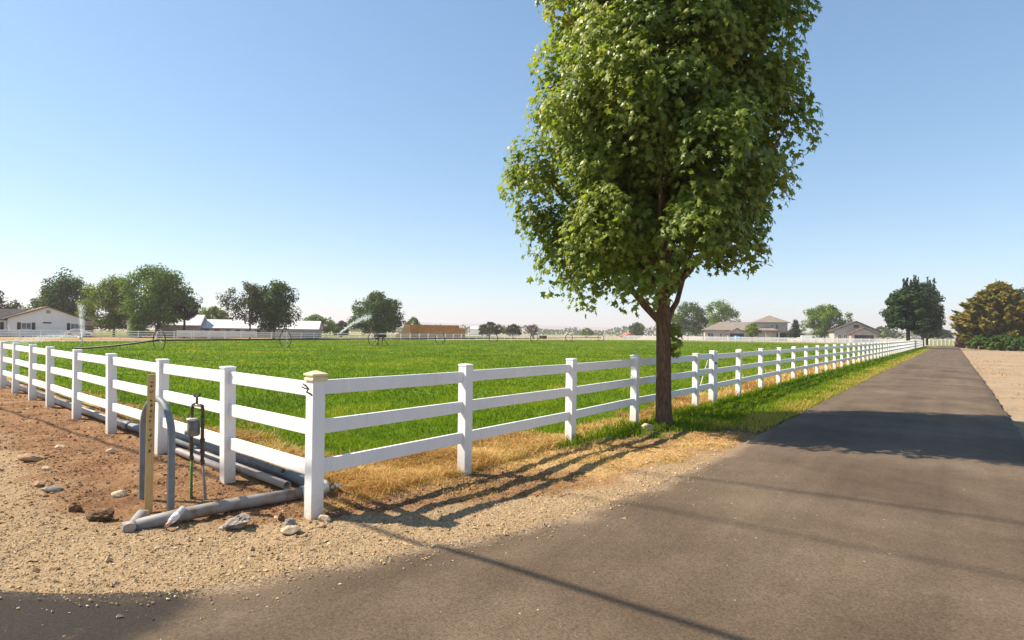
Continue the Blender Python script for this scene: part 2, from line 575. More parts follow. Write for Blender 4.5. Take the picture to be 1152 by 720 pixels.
def zones(x, y):
    s, t = ST(x, y); e = tleft(s) - t
    lf, la = lfd(x, y); rf, ra = rfd(x, y)
    n = fbm(x * 1.1, y * 1.1, 21) - .5; n2 = fbm(x * 4, y * 4, 31) - .5
    wg = np.interp(s, [0, 2.5, 3.5, 4.5, 5.5, 6.6, 7.6, 8.4], [1.6, 1.45, 1.05, .78, .60, .36, .12, .0])
    g1 = 1 - sm(-.12, .22, e - wg + n * .7 + n2 * .3)
    bound = np.interp(la, [-1, 0, .8, 2, 9, 16], [.3, .5, .9, 1.25, 1.2, 1.1])
    g2 = sm(-.15, .35, lf - bound + n * .9 + n2 * .3) * (1 - sm(-.2, .5, ra)) * .9
    gravel = np.clip(np.maximum(g1, g2), 0, 1)
    inside = (rf < 0) & (lf < 0)
    st_out = sm(.5, 1.6, ra + n * 1.5) * (1 - .85 * (1 - sm(1.2, 3.4, ra + n * 2)) * sm(.0, .22, rf)) * sm(-.1, .35, e - wg + n * .5) * (1 - sm(8.4, 10.0, s + n * 2.5 - rf * .5))
    bare = sm(.50, .62, fbm(x * .9 + 4, y * .9, 44) ) * .75
    st_out = st_out * (1 - bare)
    w_in = np.interp(ra, [-1, 0, 2, 4, 6, 8, 12, 20, 60], [1.3, 1.5, 1.5, 1.0, .5, .45, .9, 1.3, 1.0])
    w_l = np.interp(la, [-1, 0, 2, 5, 9, 16, 60], [1.4, 1.3, 1.2, 1.0, .9, .8, .8])
    st_in = np.maximum(1 - sm(w_in * .7, w_in * 1.5, -rf + n * 1.6), 1 - sm(w_l * .7, w_l * 1.5, -lf + n * 1.6))
    bsm = bare_strip(x, y)
    straw = np.where(inside, st_in * (1 - .9 * bsm), st_out)
    green_out = sm(7.9, 9.6, s + n * 3.0 - sm(.2, 2.0, rf) * 2.5 + (1 - sm(0, .5, rf)) * 1.6) * sm(-.05, .12, e) * sm(0.0, .5, ra)
    yellow = sm(.0, 1.2, 1.2 - e + n * 1.5)
    green = np.where(inside, (1 - st_in) * (1 - bsm), green_out)
    gravel = np.where(inside, 0, gravel * (1 - green_out))
    return dict(gravel=gravel, straw=np.where(inside, straw, straw * (1 - green_out)), green=green, inside=inside, s=s, t=t, e=e, rf=rf, ra=ra, lf=lf, la=la, yellow=yellow)


def polar(name, rr, th, keep, zf, mat, zone=None, kind='structure'):
    rr = np.asarray(rr); th = np.asarray(th)
    r2, t2 = np.meshgrid(rr, th, indexing='ij')
    x, y = r2 * np.sin(t2), r2 * np.cos(t2)
    nr, ntn = x.shape
    k = keep(x, y)
    idx = np.arange(nr * ntn).reshape(nr, ntn)
    q = np.stack([idx[:-1, :-1], idx[:-1, 1:], idx[1:, 1:], idx[1:, :-1]], -1).reshape(-1, 4)[:, ::-1]
    kk = k.ravel()
    q = q[kk[q].any(1)]
    used = np.unique(q)
    remap = np.full(nr * ntn, -1); remap[used] = np.arange(len(used))
    q = remap[q]
    X, Y = x.ravel()[used], y.ravel()[used]
    V = np.stack([X, Y, zf(X, Y)], 1)
    at = {}
    if zone:
        zz = zone(X, Y); at = {n: zz[n] for n in ('gravel', 'straw', 'green')}
    o = fast_mesh(name, V, q, mat, attrs=at, smooth=True)
    tag(o, kind=kind)
    return o


# the big sheet to the horizon
th = np.linspace(-math.pi, math.pi, 121)
rr = np.array([0.5, 4, 8, 15, 25, 40, 60, 90, 130, 180, 240, 320, 450, 700, 1100, 1800, 3000, 4500, 6000])
r2, t2 = np.meshgrid(rr, th, indexing='ij')
gx, gy = r2 * np.sin(t2), r2 * np.cos(t2)
idx = np.arange(gx.size).reshape(gx.shape)
q = np.stack([idx[:-1, :-1], idx[:-1, 1:], idx[1:, 1:], idx[1:, :-1]], -1).reshape(-1, 4)[:, ::-1]
gs, gt = ST(gx.ravel(), gy.ravel())
go = fast_mesh('ground', np.stack([gx.ravel(), gy.ravel(), np.full(gx.size, -.10)], 1), q, M['ground'], attrs={'lot': (1 - sm(160, 260, r2.ravel()))}, smooth=True)
tag(go, kind='structure')


def in_pasture(x, y):
    rf, ra = rfd(x, y); lf, la = lfd(x, y)
    return (rf < .02) & (lf < .02)


# far edge of the pasture
FARP = [(-95., 72.), (-38., 101.), (36., 181.), (104., 149.)]


def far_y(x):
    return np.interp(x, [-70, -52, -38, 36, 104], [52, 70, 97, 176, 144])


polar('verge', np.concatenate([np.geomspace(2.4, 14, 330), np.geomspace(14.06, 150, 110)]), np.linspace(R(-53), R(44), 560),
      lambda x, y: (~((rfd(x, y)[0] < -.12) & (lfd(x, y)[0] < -.85))) & (ST(x, y)[1] < tleft(ST(x, y)[0]) + .35) & (ST(x, y)[0] < 152) & (y < 150), verge_z, M['verge'], zones)


def past_z(x, y):
    d = np.hypot(x, y)
    z = (fbm(x * .8, y * .8, 13) - .5) * .10 * (1 - sm(40, 80, d))
    return z * sm(0, .8, np.minimum(-rfd(x, y)[0], -lfd(x, y)[0])) - .012 - .10 * sm(-.95, -.6, lfd(x, y)[0])


polar('pasture', np.geomspace(5.0, 190, 210), np.linspace(R(-56), R(42), 300),
      lambda x, y: (rfd(x, y)[0] < -.02) & (lfd(x, y)[0] < -.5) & (y < far_y(x)), past_z, M['pasture'], zones)

# road
ss = np.concatenate([np.linspace(-4, 12, 150), np.geomspace(12.2, 153, 110)])
nt_ = 60
V = []; oldm = []; dust = []
for s in ss:
    jag = (fbm(np.array([s * 3.1]), np.array([0.3]), 61)[0] - .5) * .16 + (fbm(np.array([s * 14.]), np.array([.7]), 62, 2)[0] - .5) * .07
    a, b = float(tleft(s)) + jag, float(tright(s)) + (fbm(np.array([s * 2.1]), np.array([5.3]), 63)[0] - .5) * .2
    for k in range(nt_ + 1):
        f = k / nt_
        f = f ** 1.6
        t = a + (b - a) * f
        x, y = XY(s, t)
        V.append((x, y, .008 - (.03 if k in (0, nt_) else 0) + .02 * min(1, 2.2 * math.sin(math.pi * min(1, max(0, f))))))
        nn = fbm(np.array([x * 3.0]), np.array([y * 3.0]), 71)[0] - .5
        oldm.append(float(sm(-.10, .12, (-2.02 - x) + nn * .35)))
        dust.append(float((1 - sm(.02, .26, (t - a) + nn * .3)) * .9 * (1 - .8 * float(x < -2.0)) * (1 - sm(9, 14, s))))
V = np.array(V)
idx = np.arange(len(V)).reshape(len(ss), nt_ + 1)
q = np.stack([idx[:-1, :-1], idx[:-1, 1:], idx[1:, 1:], idx[1:, :-1]], -1).reshape(-1, 4)[:, ::-1]
tag(fast_mesh('road', V, q, M['road'], attrs={'old': oldm, 'dust': dust}, smooth=True), kind='structure')


def sheet(name, poly, z, mat):
    m = MB(); m.add([(x, y, z) for x, y in poly], [tuple(range(len(poly)))])
    o = m.build(name, mat)
    return tag(o, kind='structure')


sheet('dry_field', [(-120, 60), (-38, 92), (-38, 107), (-60, 130), (-170, 110)], -.07, M['dryfield'])
sheet('corn_field', [(-110, 128), (-50, 150), (0, 215), (-30, 290), (-190, 240)], -.06, M['field'])
sheet('dry_field', [(0, 185), (60, 190), (200, 520), (-20, 560), (-60, 330)], -.065, M['ground'])
sheet('far_field', [(112, 156), (150, 140), (420, 330), (300, 420)], -.055, M['field'])

# hills far off
hx = np.linspace(-4200, 4200, 160)
V = []; 
for i, x in enumerate(hx):
    h = 18 + 62 * fbm(np.array([x * .0011 + 3]), np.array([.5]), 91, 5)[0] + (25 if -1500 < x < 900 else 0) * math.sin(math.pi * min(1, max(0, (x + 1500) / 2400)))
    V += [(x, 4300, -2), (x, 4700, h), (x, 5300, -2)]
V = np.array(V); idx = np.arange(len(V)).reshape(-1, 3)
q = np.stack([idx[:-1, :-1], idx[1:, :-1], idx[1:, 1:], idx[:-1, 1:]], -1).reshape(-1, 4)
tag(fast_mesh('hills', V, q, M['hills'], smooth=True), kind='structure')


# ------------------------------------------------------------------ blades of grass
def blades(name, x, y, z, h, w, lean, tint, mat):
    n = len(x)
    a = rng.uniform(0, 2 * math.pi, n)
    sx, sy = np.cos(a) * w / 2, np.sin(a) * w / 2
    b = rng.uniform(0, 2 * math.pi, n)
    lx, ly = np.cos(b) * lean * h, np.sin(b) * lean * h
    base = np.stack([x, y, z], 1)
    S = np.stack([sx, sy, np.zeros(n)], 1)
    L = np.stack([lx, ly, np.zeros(n)], 1)
    up = np.stack([np.zeros(n), np.zeros(n), h], 1)
    mid = base + L * .3 + up * .6
    tip = base + L + up * (1 - .25 * lean[:, None])
    V = np.stack([base - S, base + S, mid - S * .75, mid + S * .75, tip], 1).reshape(-1, 3)
    i = np.arange(n)[:, None] * 5
    T = np.concatenate([i + [0, 1, 3], i + [0, 3, 2], i + [2, 3, 4]], 1).reshape(-1, 3)
    o = fast_mesh(name, V, T, mat, attrs={'tint': np.repeat(tint, 5)})
    return o


def scatter(n, r0, r1, a0, a1, pw=1.0):
    r = r0 * (r1 / r0) ** (rng.uniform(0, 1, n) ** pw)
    a = rng.uniform(R(a0), R(a1), n)
    return r * np.sin(a), r * np.cos(a)


# pasture
x, y = scatter(270000, 5.2, 150, -50, 42, 1.05)
k = in_pasture(x, y) & (y < far_y(x)) & ~(bare_strip(x, y) & (rng.uniform(0, 1, len(x)) < .985)); x, y = x[k], y[k]
zz = zones(x, y); d = np.hypot(x, y)
pat = fbm(x * .35, y * .35, 101); pat2 = fbm(x * 1.3, y * 1.3, 103)
g = rng.uniform(0, 1, len(x)) > zz['straw'] * .93
gx_, gy_, dd = x[g], y[g], d[g]
h = (.045 + .11 * pat2[g] ** 1.5 + .05 * rng.uniform(0, 1, g.sum())) * (.7 + .6 * pat[g])
tint = np.clip(.44 + (pat[g] - .5) * 1.1 + (pat2[g] - .5) * .75 + np.where(rng.uniform(0, 1, g.sum()) < .015, .5, 0) + rng.normal(0, .12, g.sum()) + .22 * zz['straw'][g], 0, .97)
o = blades('pasture_grass', gx_, gy_, past_z(gx_, gy_) - .01, h, np.maximum(.007, .0013 * dd), rng.uniform(.3, 1.3, g.sum()), tint, M['grass'])
tag(o, 'bright green grass filling the fenced pasture', 'grass', kind='stuff')
# straw, inside and outside the fences
sx_, sy_ = x[~g], y[~g]
x2, y2 = scatter(150000, 4.6, 15, -50, 32)
z2 = zones(x2, y2); w2 = (z2['straw'] * (.25 + 1.1 * sm(.35, .6, fbm(x2 * 2.2, y2 * 2.2, 131))) > rng.uniform(.05, 1.0, len(x2))) & (z2['e'] > .05) & ~(z2['inside'] & bare_strip(x2, y2) & (rng.uniform(0, 1, len(x2)) < .97))
x3, y3 = scatter(60000, 5.0, 45, -48, 40)
z3 = zones(x3, y3); w3 = z3['inside'] & (z3['straw'] > rng.uniform(.1, 1, len(x3))) & ~(bare_strip(x3, y3) & (rng.uniform(0, 1, len(x3)) < .97))
X = np.concatenate([sx_, x2[w2], x3[w3]]); Y = np.concatenate([sy_, y2[w2], y3[w3]])
Z = zones(X, Y); d = np.hypot(X, Y); n = len(X)
hp = fbm(X * 1.6, Y * 1.6, 111)
h = np.where(Z['inside'], .04 + .26 * hp ** 2 + .07 * rng.uniform(0, 1, n), .012 + .08 * hp ** 2 + .03 * rng.uniform(0, 1, n))
h = h * np.where(Z['inside'] & (Z['ra'] > 9), 1.5, 1)
# the corner ground just under the rails is thin
tint = np.clip(.42 + (fbm(X * .9, Y * .9, 113) - .5) * .9 + rng.normal(0, .17, n), 0, .93)
tint = np.where(rng.uniform(0, 1, n) < .05 + .10 * sm(5, 9, Z['s']), 1.0, tint)
zb = np.where(Z['inside'], past_z(X, Y), verge_z(X, Y)) - .01
o = blades('dry_grass', X, Y, zb, h, np.maximum(.005, .0012 * d), rng.uniform(.3, 2.0, n), tint, M['straw'])
tag(o, 'dry orange straw grass along both sides of the white fences', 'dry grass', kind='stuff')
# green verge between fence and road
x, y = scatter(230000, 7.0, 120, 3, 44, .8)
zz = zones(x, y)
k = (~zz['inside']) & (zz['rf'] > -.05) & (zz['e'] > .03 + .1 * fbm(x * 3, y * 3, 5)) & (zz['green'] > rng.uniform(.08, 1, len(x)))
x, y = x[k], y[k]; yel = zz['yellow'][k]; s_ = zz['s'][k]; rf = zz['rf'][k]; d = np.hypot(x, y); n = len(x)
pat = fbm(x * .8, y * .8, 121)
h = .035 + .06 * pat + .05 * rng.uniform(0, 1, n) + .16 * (1 - sm(.05, .5, rf)) * pat + .10 * sm(.5, .75, fbm(x * 1.5, y * 1.5, 7)) * (1 - sm(10, 14, s_))
tint = np.clip(.42 + (pat - .5) * .7 + yel * .72 + .10 + rng.normal(0, .12, n), 0, 1)
o = blades('verge_grass', x, y, verge_z(x, y) - .008, h, np.maximum(.006, .0013 * d), rng.uniform(.2, .9, n), tint, M['grass'])
tag(o, 'mown green and yellow grass strip between the white fence and the asphalt drive', 'grass', kind='stuff')


x, y = scatter(26000, 12, 110, 38, 60)
s_, t_v = ST(x, y)
k = (t_v > 1.05) & (fbm(x * .5, y * .5, 141) > .50 + .1 * rng.uniform(0, 1, len(x))); x, y = x[k], y[k]; n = len(x); d = np.hypot(x, y)
o = blades('dry_weeds', x, y, np.full(n, -.105), .03 + .09 * rng.uniform(0, 1, n) ** 2, np.maximum(.004, .0007 * d), rng.uniform(.3, 1.4, n), np.clip(rng.normal(.25, .2, n), 0, 1), M['straw'])
tag(o, 'thin dry weeds scattered over the bare tan lot right of the drive', 'weeds', kind='stuff')


# ------------------------------------------------------------------ loose stone
def pebbles(name, x, y, z, r, tint, mat, label):
    n = len(x)
    oc = np.array([(1, 0, 0), (-1, 0, 0), (0, 1, 0), (0, -1, 0), (0, 0, 1), (0, 0, -1)], float)
    t = np.array([(0, 2, 4), (2, 1, 4), (1, 3, 4), (3, 0, 4), (2, 0, 5), (1, 2, 5), (3, 1, 5), (0, 3, 5)])
    v = oc[None] * rng.uniform(.55, 1.35, (n, 6, 1)) + rng.normal(0, .22, (n, 6, 3))
    a = rng.uniform(0, 6.28, n); c, s = np.cos(a), np.sin(a)
    v = v * (r[:, None, None] * np.stack([rng.uniform(.8, 1.4, n), rng.uniform(.6, 1.0, n), rng.uniform(.4, .8, n)], 1)[:, None, :])
    vx = v[..., 0] * c[:, None] - v[..., 1] * s[:, None]; vy = v[..., 0] * s[:, None] + v[..., 1] * c[:, None]
    V = np.stack([vx + x[:, None], vy + y[:, None], v[..., 2] + z[:, None] + r[:, None] * .2], -1).reshape(-1, 3)
    T = (np.arange(n)[:, None, None] * 6 + t[None]).reshape(-1, 3)
    o = fast_mesh(name, V, T, mat, attrs={'tint': np.repeat(tint, 6)})
    return tag(o, label, 'gravel', kind='stuff')


x, y = scatter(150000, 2.9, 22, -48, 26)
zz = zones(x, y); n = len(x)
dens = np.where(zz['e'] > 0, np.maximum(zz['gravel'], .30 + .22 * fbm(x * 1.7, y * 1.7, 9)), np.maximum(np.exp(zz['e'] / .14) * .6 * (zz['s'] < 7.5), .004)) * (~zz['inside']) * (1 - zz['green'])
k = (rng.uniform(0, 1, n) < dens) & (zz['t'] < .9)
x, y = x[k], y[k]; e = zz['e'][k]; gv = zz['gravel'][k]; n = len(x); d = np.hypot(x, y)
r = (.0045 + .0085 * rng.uniform(0, 1, n) ** 2.5) * (.75 + .05 * d) * np.where(rng.uniform(0, 1, n) < .03, 2.1, 1)
zb = np.where(e > 0, verge_z(x, y), .022)
tint = np.clip(rng.normal(.5 + .06 * gv, .2, n), 0, 1)
pebbles('gravel', x, y, zb, r, tint, M['pebble'], 'loose tan gravel spread between the dirt and the asphalt edge')


M['crumb'] = simple('dirt_crumb', (.10, .05, .025), (.28, .16, .085), 40, .95, .1, 0)
x, y = scatter(60000, 3.4, 22, -50, 8)
zz = zones(x, y)
k = (rng.uniform(0, 1, len(x)) < (.25 + 1.2 * sm(.45, .65, fbm(x * 2.3, y * 2.3, 151))) * (1 - zz['gravel']) * (1 - zz['straw'])) & (zz['e'] > .1) & ((~zz['inside']) | bare_strip(x, y)) & (zz['s'] < 7)
x, y = x[k], y[k]; n = len(x)
pebbles('dirt_crumbs', x, y, verge_z(x, y), (.006 + .016 * rng.uniform(0, 1, n) ** 4) * (.8 + .05 * np.hypot(x, y)), rng.uniform(0, 1, n), M['crumb'], 'brown crumbs of broken soil on the bare dirt along the left fence')


def blob(mb, c, rx, ry, rz, rot=0, rough=.25, seed=0, n=3, tilt=0.0):
    """an uneven stone: a cube-sphere pushed about by noise"""
    import bmesh
    bm = bmesh.new(); bmesh.ops.create_icosphere(bm, subdivisions=n, radius=1)
    rs = np.random.default_rng(seed)
    planes = [(Vector(rs.normal(0, 1, 3)).normalized(), rs.uniform(.62, .92)) for _ in range(11)]
    off = rs.uniform(0, 50, 3)
    vs = []
    for v in bm.verts:
        p = v.co.copy()
        for pn, pd in planes:
            dd = p.dot(pn)
            if dd > pd: p -= pn * (dd - pd)
        nz = vnoise(p.x * 3 + off[0] + p.z * 2, p.y * 3 + off[1] - p.z, seed) - .5
        nz2 = vnoise(p.x * 8 + off[2] + p.z * 5, p.y * 8 - p.z * 4, seed + 3) - .5
        p *= 1 + rough * float(nz) + rough * .5 * float(nz2)
        q = Vector((p.x * rx, p.y * ry, p.z * rz))
        q.rotate(Matrix.Rotation(tilt, 3, 'Y')); q.rotate(Matrix.Rotation(rot, 3, 'Z'))
        vs.append((q.x + c[0], q.y + c[1], q.z + c[2]))
    fs = [tuple(v.index for v in f.verts) for f in bm.faces]
    bm.free()
    mb.add(vs, fs, False)
    return mb


STONES = [  # px, py(base), width px, height px, material, rough, tilt, name, label
    (265, 591, 36, 15, 'rockgrey', .55, -.35, 'broken_rock', 'jagged grey rock chunk lying just in front of the grey pipe'),
    (114, 583, 26, 15, 'clod', .6, 0, 'dirt_clod', 'largest dark brown dirt clod at the left end of the pipe'),
    (85, 573, 12, 9, 'clod', .6, 0, 'dirt_clod', 'small dark dirt clod left of the biggest clod'),
    (134, 557, 15, 8, 'rocktan', .25, 0, 'stone', 'rounded tan stone on the dirt left of the hoop pipe'),
    (36, 517, 24, 9, 'rockred', .3, .2, 'stone', 'long flat reddish brown stone at the far left of the dirt'),
    (52, 527, 10, 5, 'rocktan', .25, 0, 'stone', 'small pale stone just below the long reddish stone'),
    (67, 504, 11, 5, 'rocktan', .25, 0, 'stone', 'pale flat stone on the dirt above the long reddish stone'),
    (125, 508, 10, 6, 'rocktan', .25, 0, 'stone', 'pale stone on the red dirt between fence and hoop pipe'),
    (327, 598, 21, 10, 'rocktan', .25, .1, 'stone', 'cream coloured stone in front of the corner post, nearest the gravel'),
    (325, 588, 15, 8, 'rockgrey', .3, -.3, 'stone', 'wedge shaped grey stone touching the cream stone by the corner'),
    (316, 585, 8, 9, 'clod', .5, 0, 'dirt_clod', 'dark crumb of dirt beside the grey wedge stone'),
    (364, 585, 16, 7, 'rocktan', .2, .15, 'stone', 'smooth tan flat stone lying against the foot of the corner post'),
    (362, 591, 9, 4, 'rockred', .25, 0, 'stone', 'little brown stone below the flat stone at the corner post'),
    (163, 577, 9, 8, 'rocktan', .3, 0, 'stone', 'pale stone at the foot of the yellow stake'),
    (60, 554, 20, 6, 'rockgrey', .4, .1, 'stone', 'thin grey slab stone half sunk in gravel'),
    (43, 549, 14, 6, 'rockred', .4, 0, 'stone', 'dull brown lump of stone left of the thin grey slab'),
    (727, 484, 14, 9, 'rocktan', .35, .3, 'stone', 'tan rock at the foot of the big tree'),
]
for i, (px, py, wp, hp_, mt, rg, tl, nm, lb) in enumerate(STONES):
    g_ = G(px, py); Yd = g_[1]; sc = Yd / FPX
    z0 = float(verge_z(g_[0], g_[1]))
    mb = MB(); blob(mb, (g_[0], g_[1], z0 + hp_ * sc * .30), wp * sc / 2 * 1.08, wp * sc / 2 * .72, hp_ * sc * .62, rot=.2 * (i % 5) - .3, rough=rg, seed=200 + i, tilt=tl)
    o = mb.build(nm, M[mt], world=True, loc=(g_[0], g_[1], z0))
    tag(o, lb, 'dirt clod' if nm == 'dirt_clod' else 'stone', 'loose stones and clods on the dirt')

# ------------------------------------------------------------------ fences
PW = .127


def post_mesh(h, cap):
    mb = MB(); mb.box(-PW / 2, PW / 2, -PW / 2, PW / 2, -.35, h - (.05 if cap else .022))
    return mb


def cap_mesh(h, kind):
    mb = MB(); w = PW / 2
    if kind == 'flat':
        a = w + .006
        rings = [(a, h - .0245), (a, h - .008), (w - .012, h)]
    else:
        a = w + .014
        rings = [(w + .004, h - .085), (a, h - .078), (a, h - .056), (w + .003, h - .0505), (w + .003, h - .040), (a + .004, h - .032), (a + .004, h - .016), (.012, h + .012)]
    vs = []; fs = []
    for r_, z in rings:
        vs += [(-r_, -r_, z), (r_, -r_, z), (r_, r_, z), (-r_, r_, z)]
    for i in range(len(rings) - 1):
        for k in range(4):
            fs.append((i * 4 + k, i * 4 + (k + 1) % 4, i * 4 + 4 + (k + 1) % 4, i * 4 + 4 + k))
    fs.append((0, 3, 2, 1)); e = (len(rings) - 1) * 4; fs.append((e, e + 1, e + 2, e + 3))
    mb.add(vs, fs)
    return mb


RAILS = [(.375, .510), (.750, .885), (1.115, 1.250)]
proto = {}


def put_post(root, p, ang, h=1.33, cap='flat', capmat='vinyl', zb=0.0):
    key = (round(h, 3), cap, capmat)
    if key not in proto:
        a = post_mesh(h, cap != 'flat').build('post', M['vinyl'], bevel=.006)
        b = cap_mesh(h, cap).build('cap', M[capmat], bevel=.003)
        b.parent = a; proto[key] = (a, b); first = True
    else:
        a0, b0 = proto[key]
        a = a0.copy(); b = b0.copy(); COL.objects.link(a); COL.objects.link(b); b.parent = a
    a.parent = root; o = org_of(root)
    a.location = (p[0] - o[0], p[1] - o[1], zb)
    a.rotation_euler = (random.gauss(0, .006), random.gauss(0, .006), ang)
    return a


def put_rail(root, p, q, z0, z1, zp=0, zq=0, th=.04, name='rail'):
    p = np.asarray(p); q = np.asarray(q); d = (q - p) / np.linalg.norm(q - p)
    a, b = p + d * (PW / 2 - .01), q - d * (PW / 2 - .01)
    sag = random.gauss(0, .004)
    mb = MB(); mb.beam((a[0], a[1], (z0 + z1) / 2 + zp + sag), (b[0], b[1], (z0 + z1) / 2 + zq - sag), th, z1 - z0)
    return mb.build(name, M['vinyl'], root, world=True, bevel=.006)


LP = [(353, 580), (256, 538), (181, 512), (125, 489), (86, 477), (56, 461.5), (36, 452.5), (17, 443), (3, 437)]
# posts of the left fence, kept on its line, from the columns in which they stand
left_posts = []
for px, py in LP:
    a, _ = ray(px, py)
    # CORNER + k*LDIR on the ray X = a Y
    k_ = (a * CORNER[1] - CORNER[0]) / (LDIR[0] - a * LDIR[1])
    left_posts.append(CORNER + k_ * LDIR)
left_posts += [left_posts[-1] + LDIR * 2.0, left_posts[-1] + LDIR * 4.0]
angL = math.atan2(LDIR[1], LDIR[0]); angR = math.atan2(RDIR[1], RDIR[0])
fl = thing('side_fence', 'white three-rail vinyl fence running left from the corner post past the pipes', 'fence', left_posts[1], 'white fences round the pasture')
for i, p in enumerate(left_posts[1:]):
    put_post(fl, p, angL, 1.30)
for i in range(len(left_posts) - 1):
    for z0, z1 in RAILS:
        put_rail(fl, left_posts[i], left_posts[i + 1], z0 - .01, z1 - .01)

rp = [np.array(v) for v in [(-1.82, 5.2), (-.56, 6.84), (.93, 8.74), (2.36, 10.72)]]
fr = thing('roadside_fence', 'white three-rail vinyl fence from the yellow-capped corner post to the big tree', 'fence', rp[0], 'white fences round the pasture')
cp_ = put_post(fr, rp[0], angL, 1.335, 'pyramid', 'cap'); cp_['label'] = 'corner post with a yellowed pyramid cap'
put_post(fr, rp[1], angR, 1.335); put_post(fr, rp[2], angR, 1.335); put_post(fr, rp[3], angR, 1.335, 'pyramid', 'vinyl')
HINGE = CORNER + RDIR * 10.0 ; HINGE = HINGE + ROUT * .02
rp.append(HINGE)
put_post(fr, HINGE, angR, 1.30)
for i in range(len(rp) - 1):
    for z0, z1 in RAILS:
        put_rail(fr, rp[i], rp[i + 1], z0, z1)
# bent wire hook on the corner post
c0 = P(343, 436, 5.10)
hk = MB(); hk.tube([P(341, 432, 5.08), P(344, 434, 5.07), P(347, 437.5, 5.06), P(345, 441, 5.06), P(349, 443, 5.065), P(351, 445, 5.08)], .008, 6)
hk.tube([P(339.5, 435, 5.07), P(343, 437, 5.06), P(348, 438, 5.07)], .006, 6)
hk.build('wire_hook', M['rust'], fr, world=True)

GATE_END = CORNER + RDIR * 11.30
gt = thing('gate', 'narrow white three-rail gate with a diagonal brace beside the big tree', 'gate', HINGE)
gp = [HINGE + RDIR * .14, GATE_END - RDIR * .08]
for p in gp[1:]:
    put_post(gt, p, angR, 1.28, zb=.06)
for z0, z1 in RAILS:
    put_rail(gt, gp[0] - RDIR * .03, gp[1], z0 + .02, z1 + .02, th=.038)
mb = MB(); mb.beam((*(gp[0] + RDIR * .08 + ROUT * .01), .44), (*(gp[1] - RDIR * .28 + ROUT * .01), 1.20), .012, .022); mb.build('brace', M['galv'], gt, world=True)
LATCH = GATE_END + RDIR * .085
mb = MB(); mb.beam((*(gp[1] + ROUT * .07), 1.02), (*(LATCH + ROUT * .07), 1.02), .012, .045); mb.build('latch', M['blackmetal'], gt, world=True)

rp2 = [LATCH] + [CORNER + RDIR * k for k in (13.50, 15.95, 18.35, 20.8, 23.3)]
# beyond, the fence follows the drive
tgt = np.array([(1046 - 576) / FPX * 150, 150.0]); st0 = rp2[-1]; dirf = (tgt - st0) / np.linalg.norm(tgt - st0)
angF = math.atan2(dirf[1], dirf[0])
nfar = 54
rp2 += [st0 + dirf * 2.42 * (k + 1) for k in range(nfar)]
fb = thing('roadside_fence', 'long white vinyl fence running from the gate away beside the drive to the far trees', 'fence', LATCH, 'white fences round the pasture')
for i, p in enumerate(rp2):
    capped = i in (1, 4, 7) or (i > 7 and i % 3 == 1)
    put_post(fb, p, angF if i > 5 else angR, 1.33, 'pyramid' if capped else 'flat', 'vinyl')
for i in range(33):
    for z0, z1 in RAILS:
        put_rail(fb, rp2[i], rp2[i + 1], z0, z1)
mb = MB()
for i in range(33, len(rp2) - 1):
    for z0, z1 in RAILS:
        mb.beam((*rp2[i], (z0 + z1) / 2), (*rp2[i + 1], (z0 + z1) / 2), .04, z1 - z0)
tag(mb.build('rail', M['vinyl'], fb, world=True), kind='stuff')


def far_fence(name, label, a, b, sp=2.42, hh=1.33, zr=RAILS, pw=.13, z=0):
    a, b = np.array(a, float), np.array(b, float); L = np.linalg.norm(b - a); n = max(1, int(round(L / sp)))
    root = thing(name, label, 'fence', a, 'far white fences')
    d = (b - a) / L; ang = math.atan2(d[1], d[0])
    base = None
    for i in range(n + 1):
        if base is None:
            m = MB(); m.box(-pw / 2, pw / 2, -pw / 2, pw / 2, -.1, hh); base = m.build('post', M['farvinyl'], root); c = base
        else:
            c = base.copy(); COL.objects.link(c); c.parent = root
        p = a + d * (L * i / n) - a
        c.location = (p[0], p[1], z); c.rotation_euler = (0, 0, ang)
    for z0, z1 in zr:
        m = MB(); m.beam((0, 0, (z0 + z1) / 2 + z), (*(b - a), (z0 + z1) / 2 + z), .045, z1 - z0); m.build('rail', M['farvinyl'], root)
    return root


far_fence('paddock_fence', 'far white rail fence in front of the white gabled house at left', FARP[0], FARP[1])
far_fence('paddock_fence', 'far white rail fence behind the irrigation wheels, in front of the haystack', FARP[1], FARP[2])
far_fence('paddock_fence', 'far white rail fence in front of the tan hipped house', FARP[2], FARP[3], sp=1.9, zr=[(.2, .42), (.56, .78), (.92, 1.14), (1.2, 1.36)], hh=1.5)
far_fence('paddock_fence', 'white rail fence crossing the far end of the drive', (112.5, 151), (124.5, 158), sp=2.4)
a = far_fence('paddock_fence', 'short white rail fence section right beside barn A'.replace('barn A', 'the shaded tree on the left'), (-58, 97), (-47, 103), sp=2.6, hh=1.5, zr=[(.5, .66), (.9, 1.06), (1.25, 1.42)])
# white pillar at the drive's end
p_ = (119.5, 149.5)
t_ = thing('gate_pillar', 'white square pillar at the far end of the drive', 'pillar', p_)
m = MB(); m.box(-.35, .35, -.35, .35, 0, 1.9); m.build('shaft', M['farvinyl'], t_); m = MB(); m.box(-.45, .45, -.45, .45, 1.9, 2.05); m.build('cap', M['farvinyl'], t_)

# ------------------------------------------------------------------ pipes and the things at the corner
def inl(k, off, z):           # a point k along the left fence, off behind it
    p = CORNER + LDIR * k - LOUT * off
    return (p[0], p[1], z)


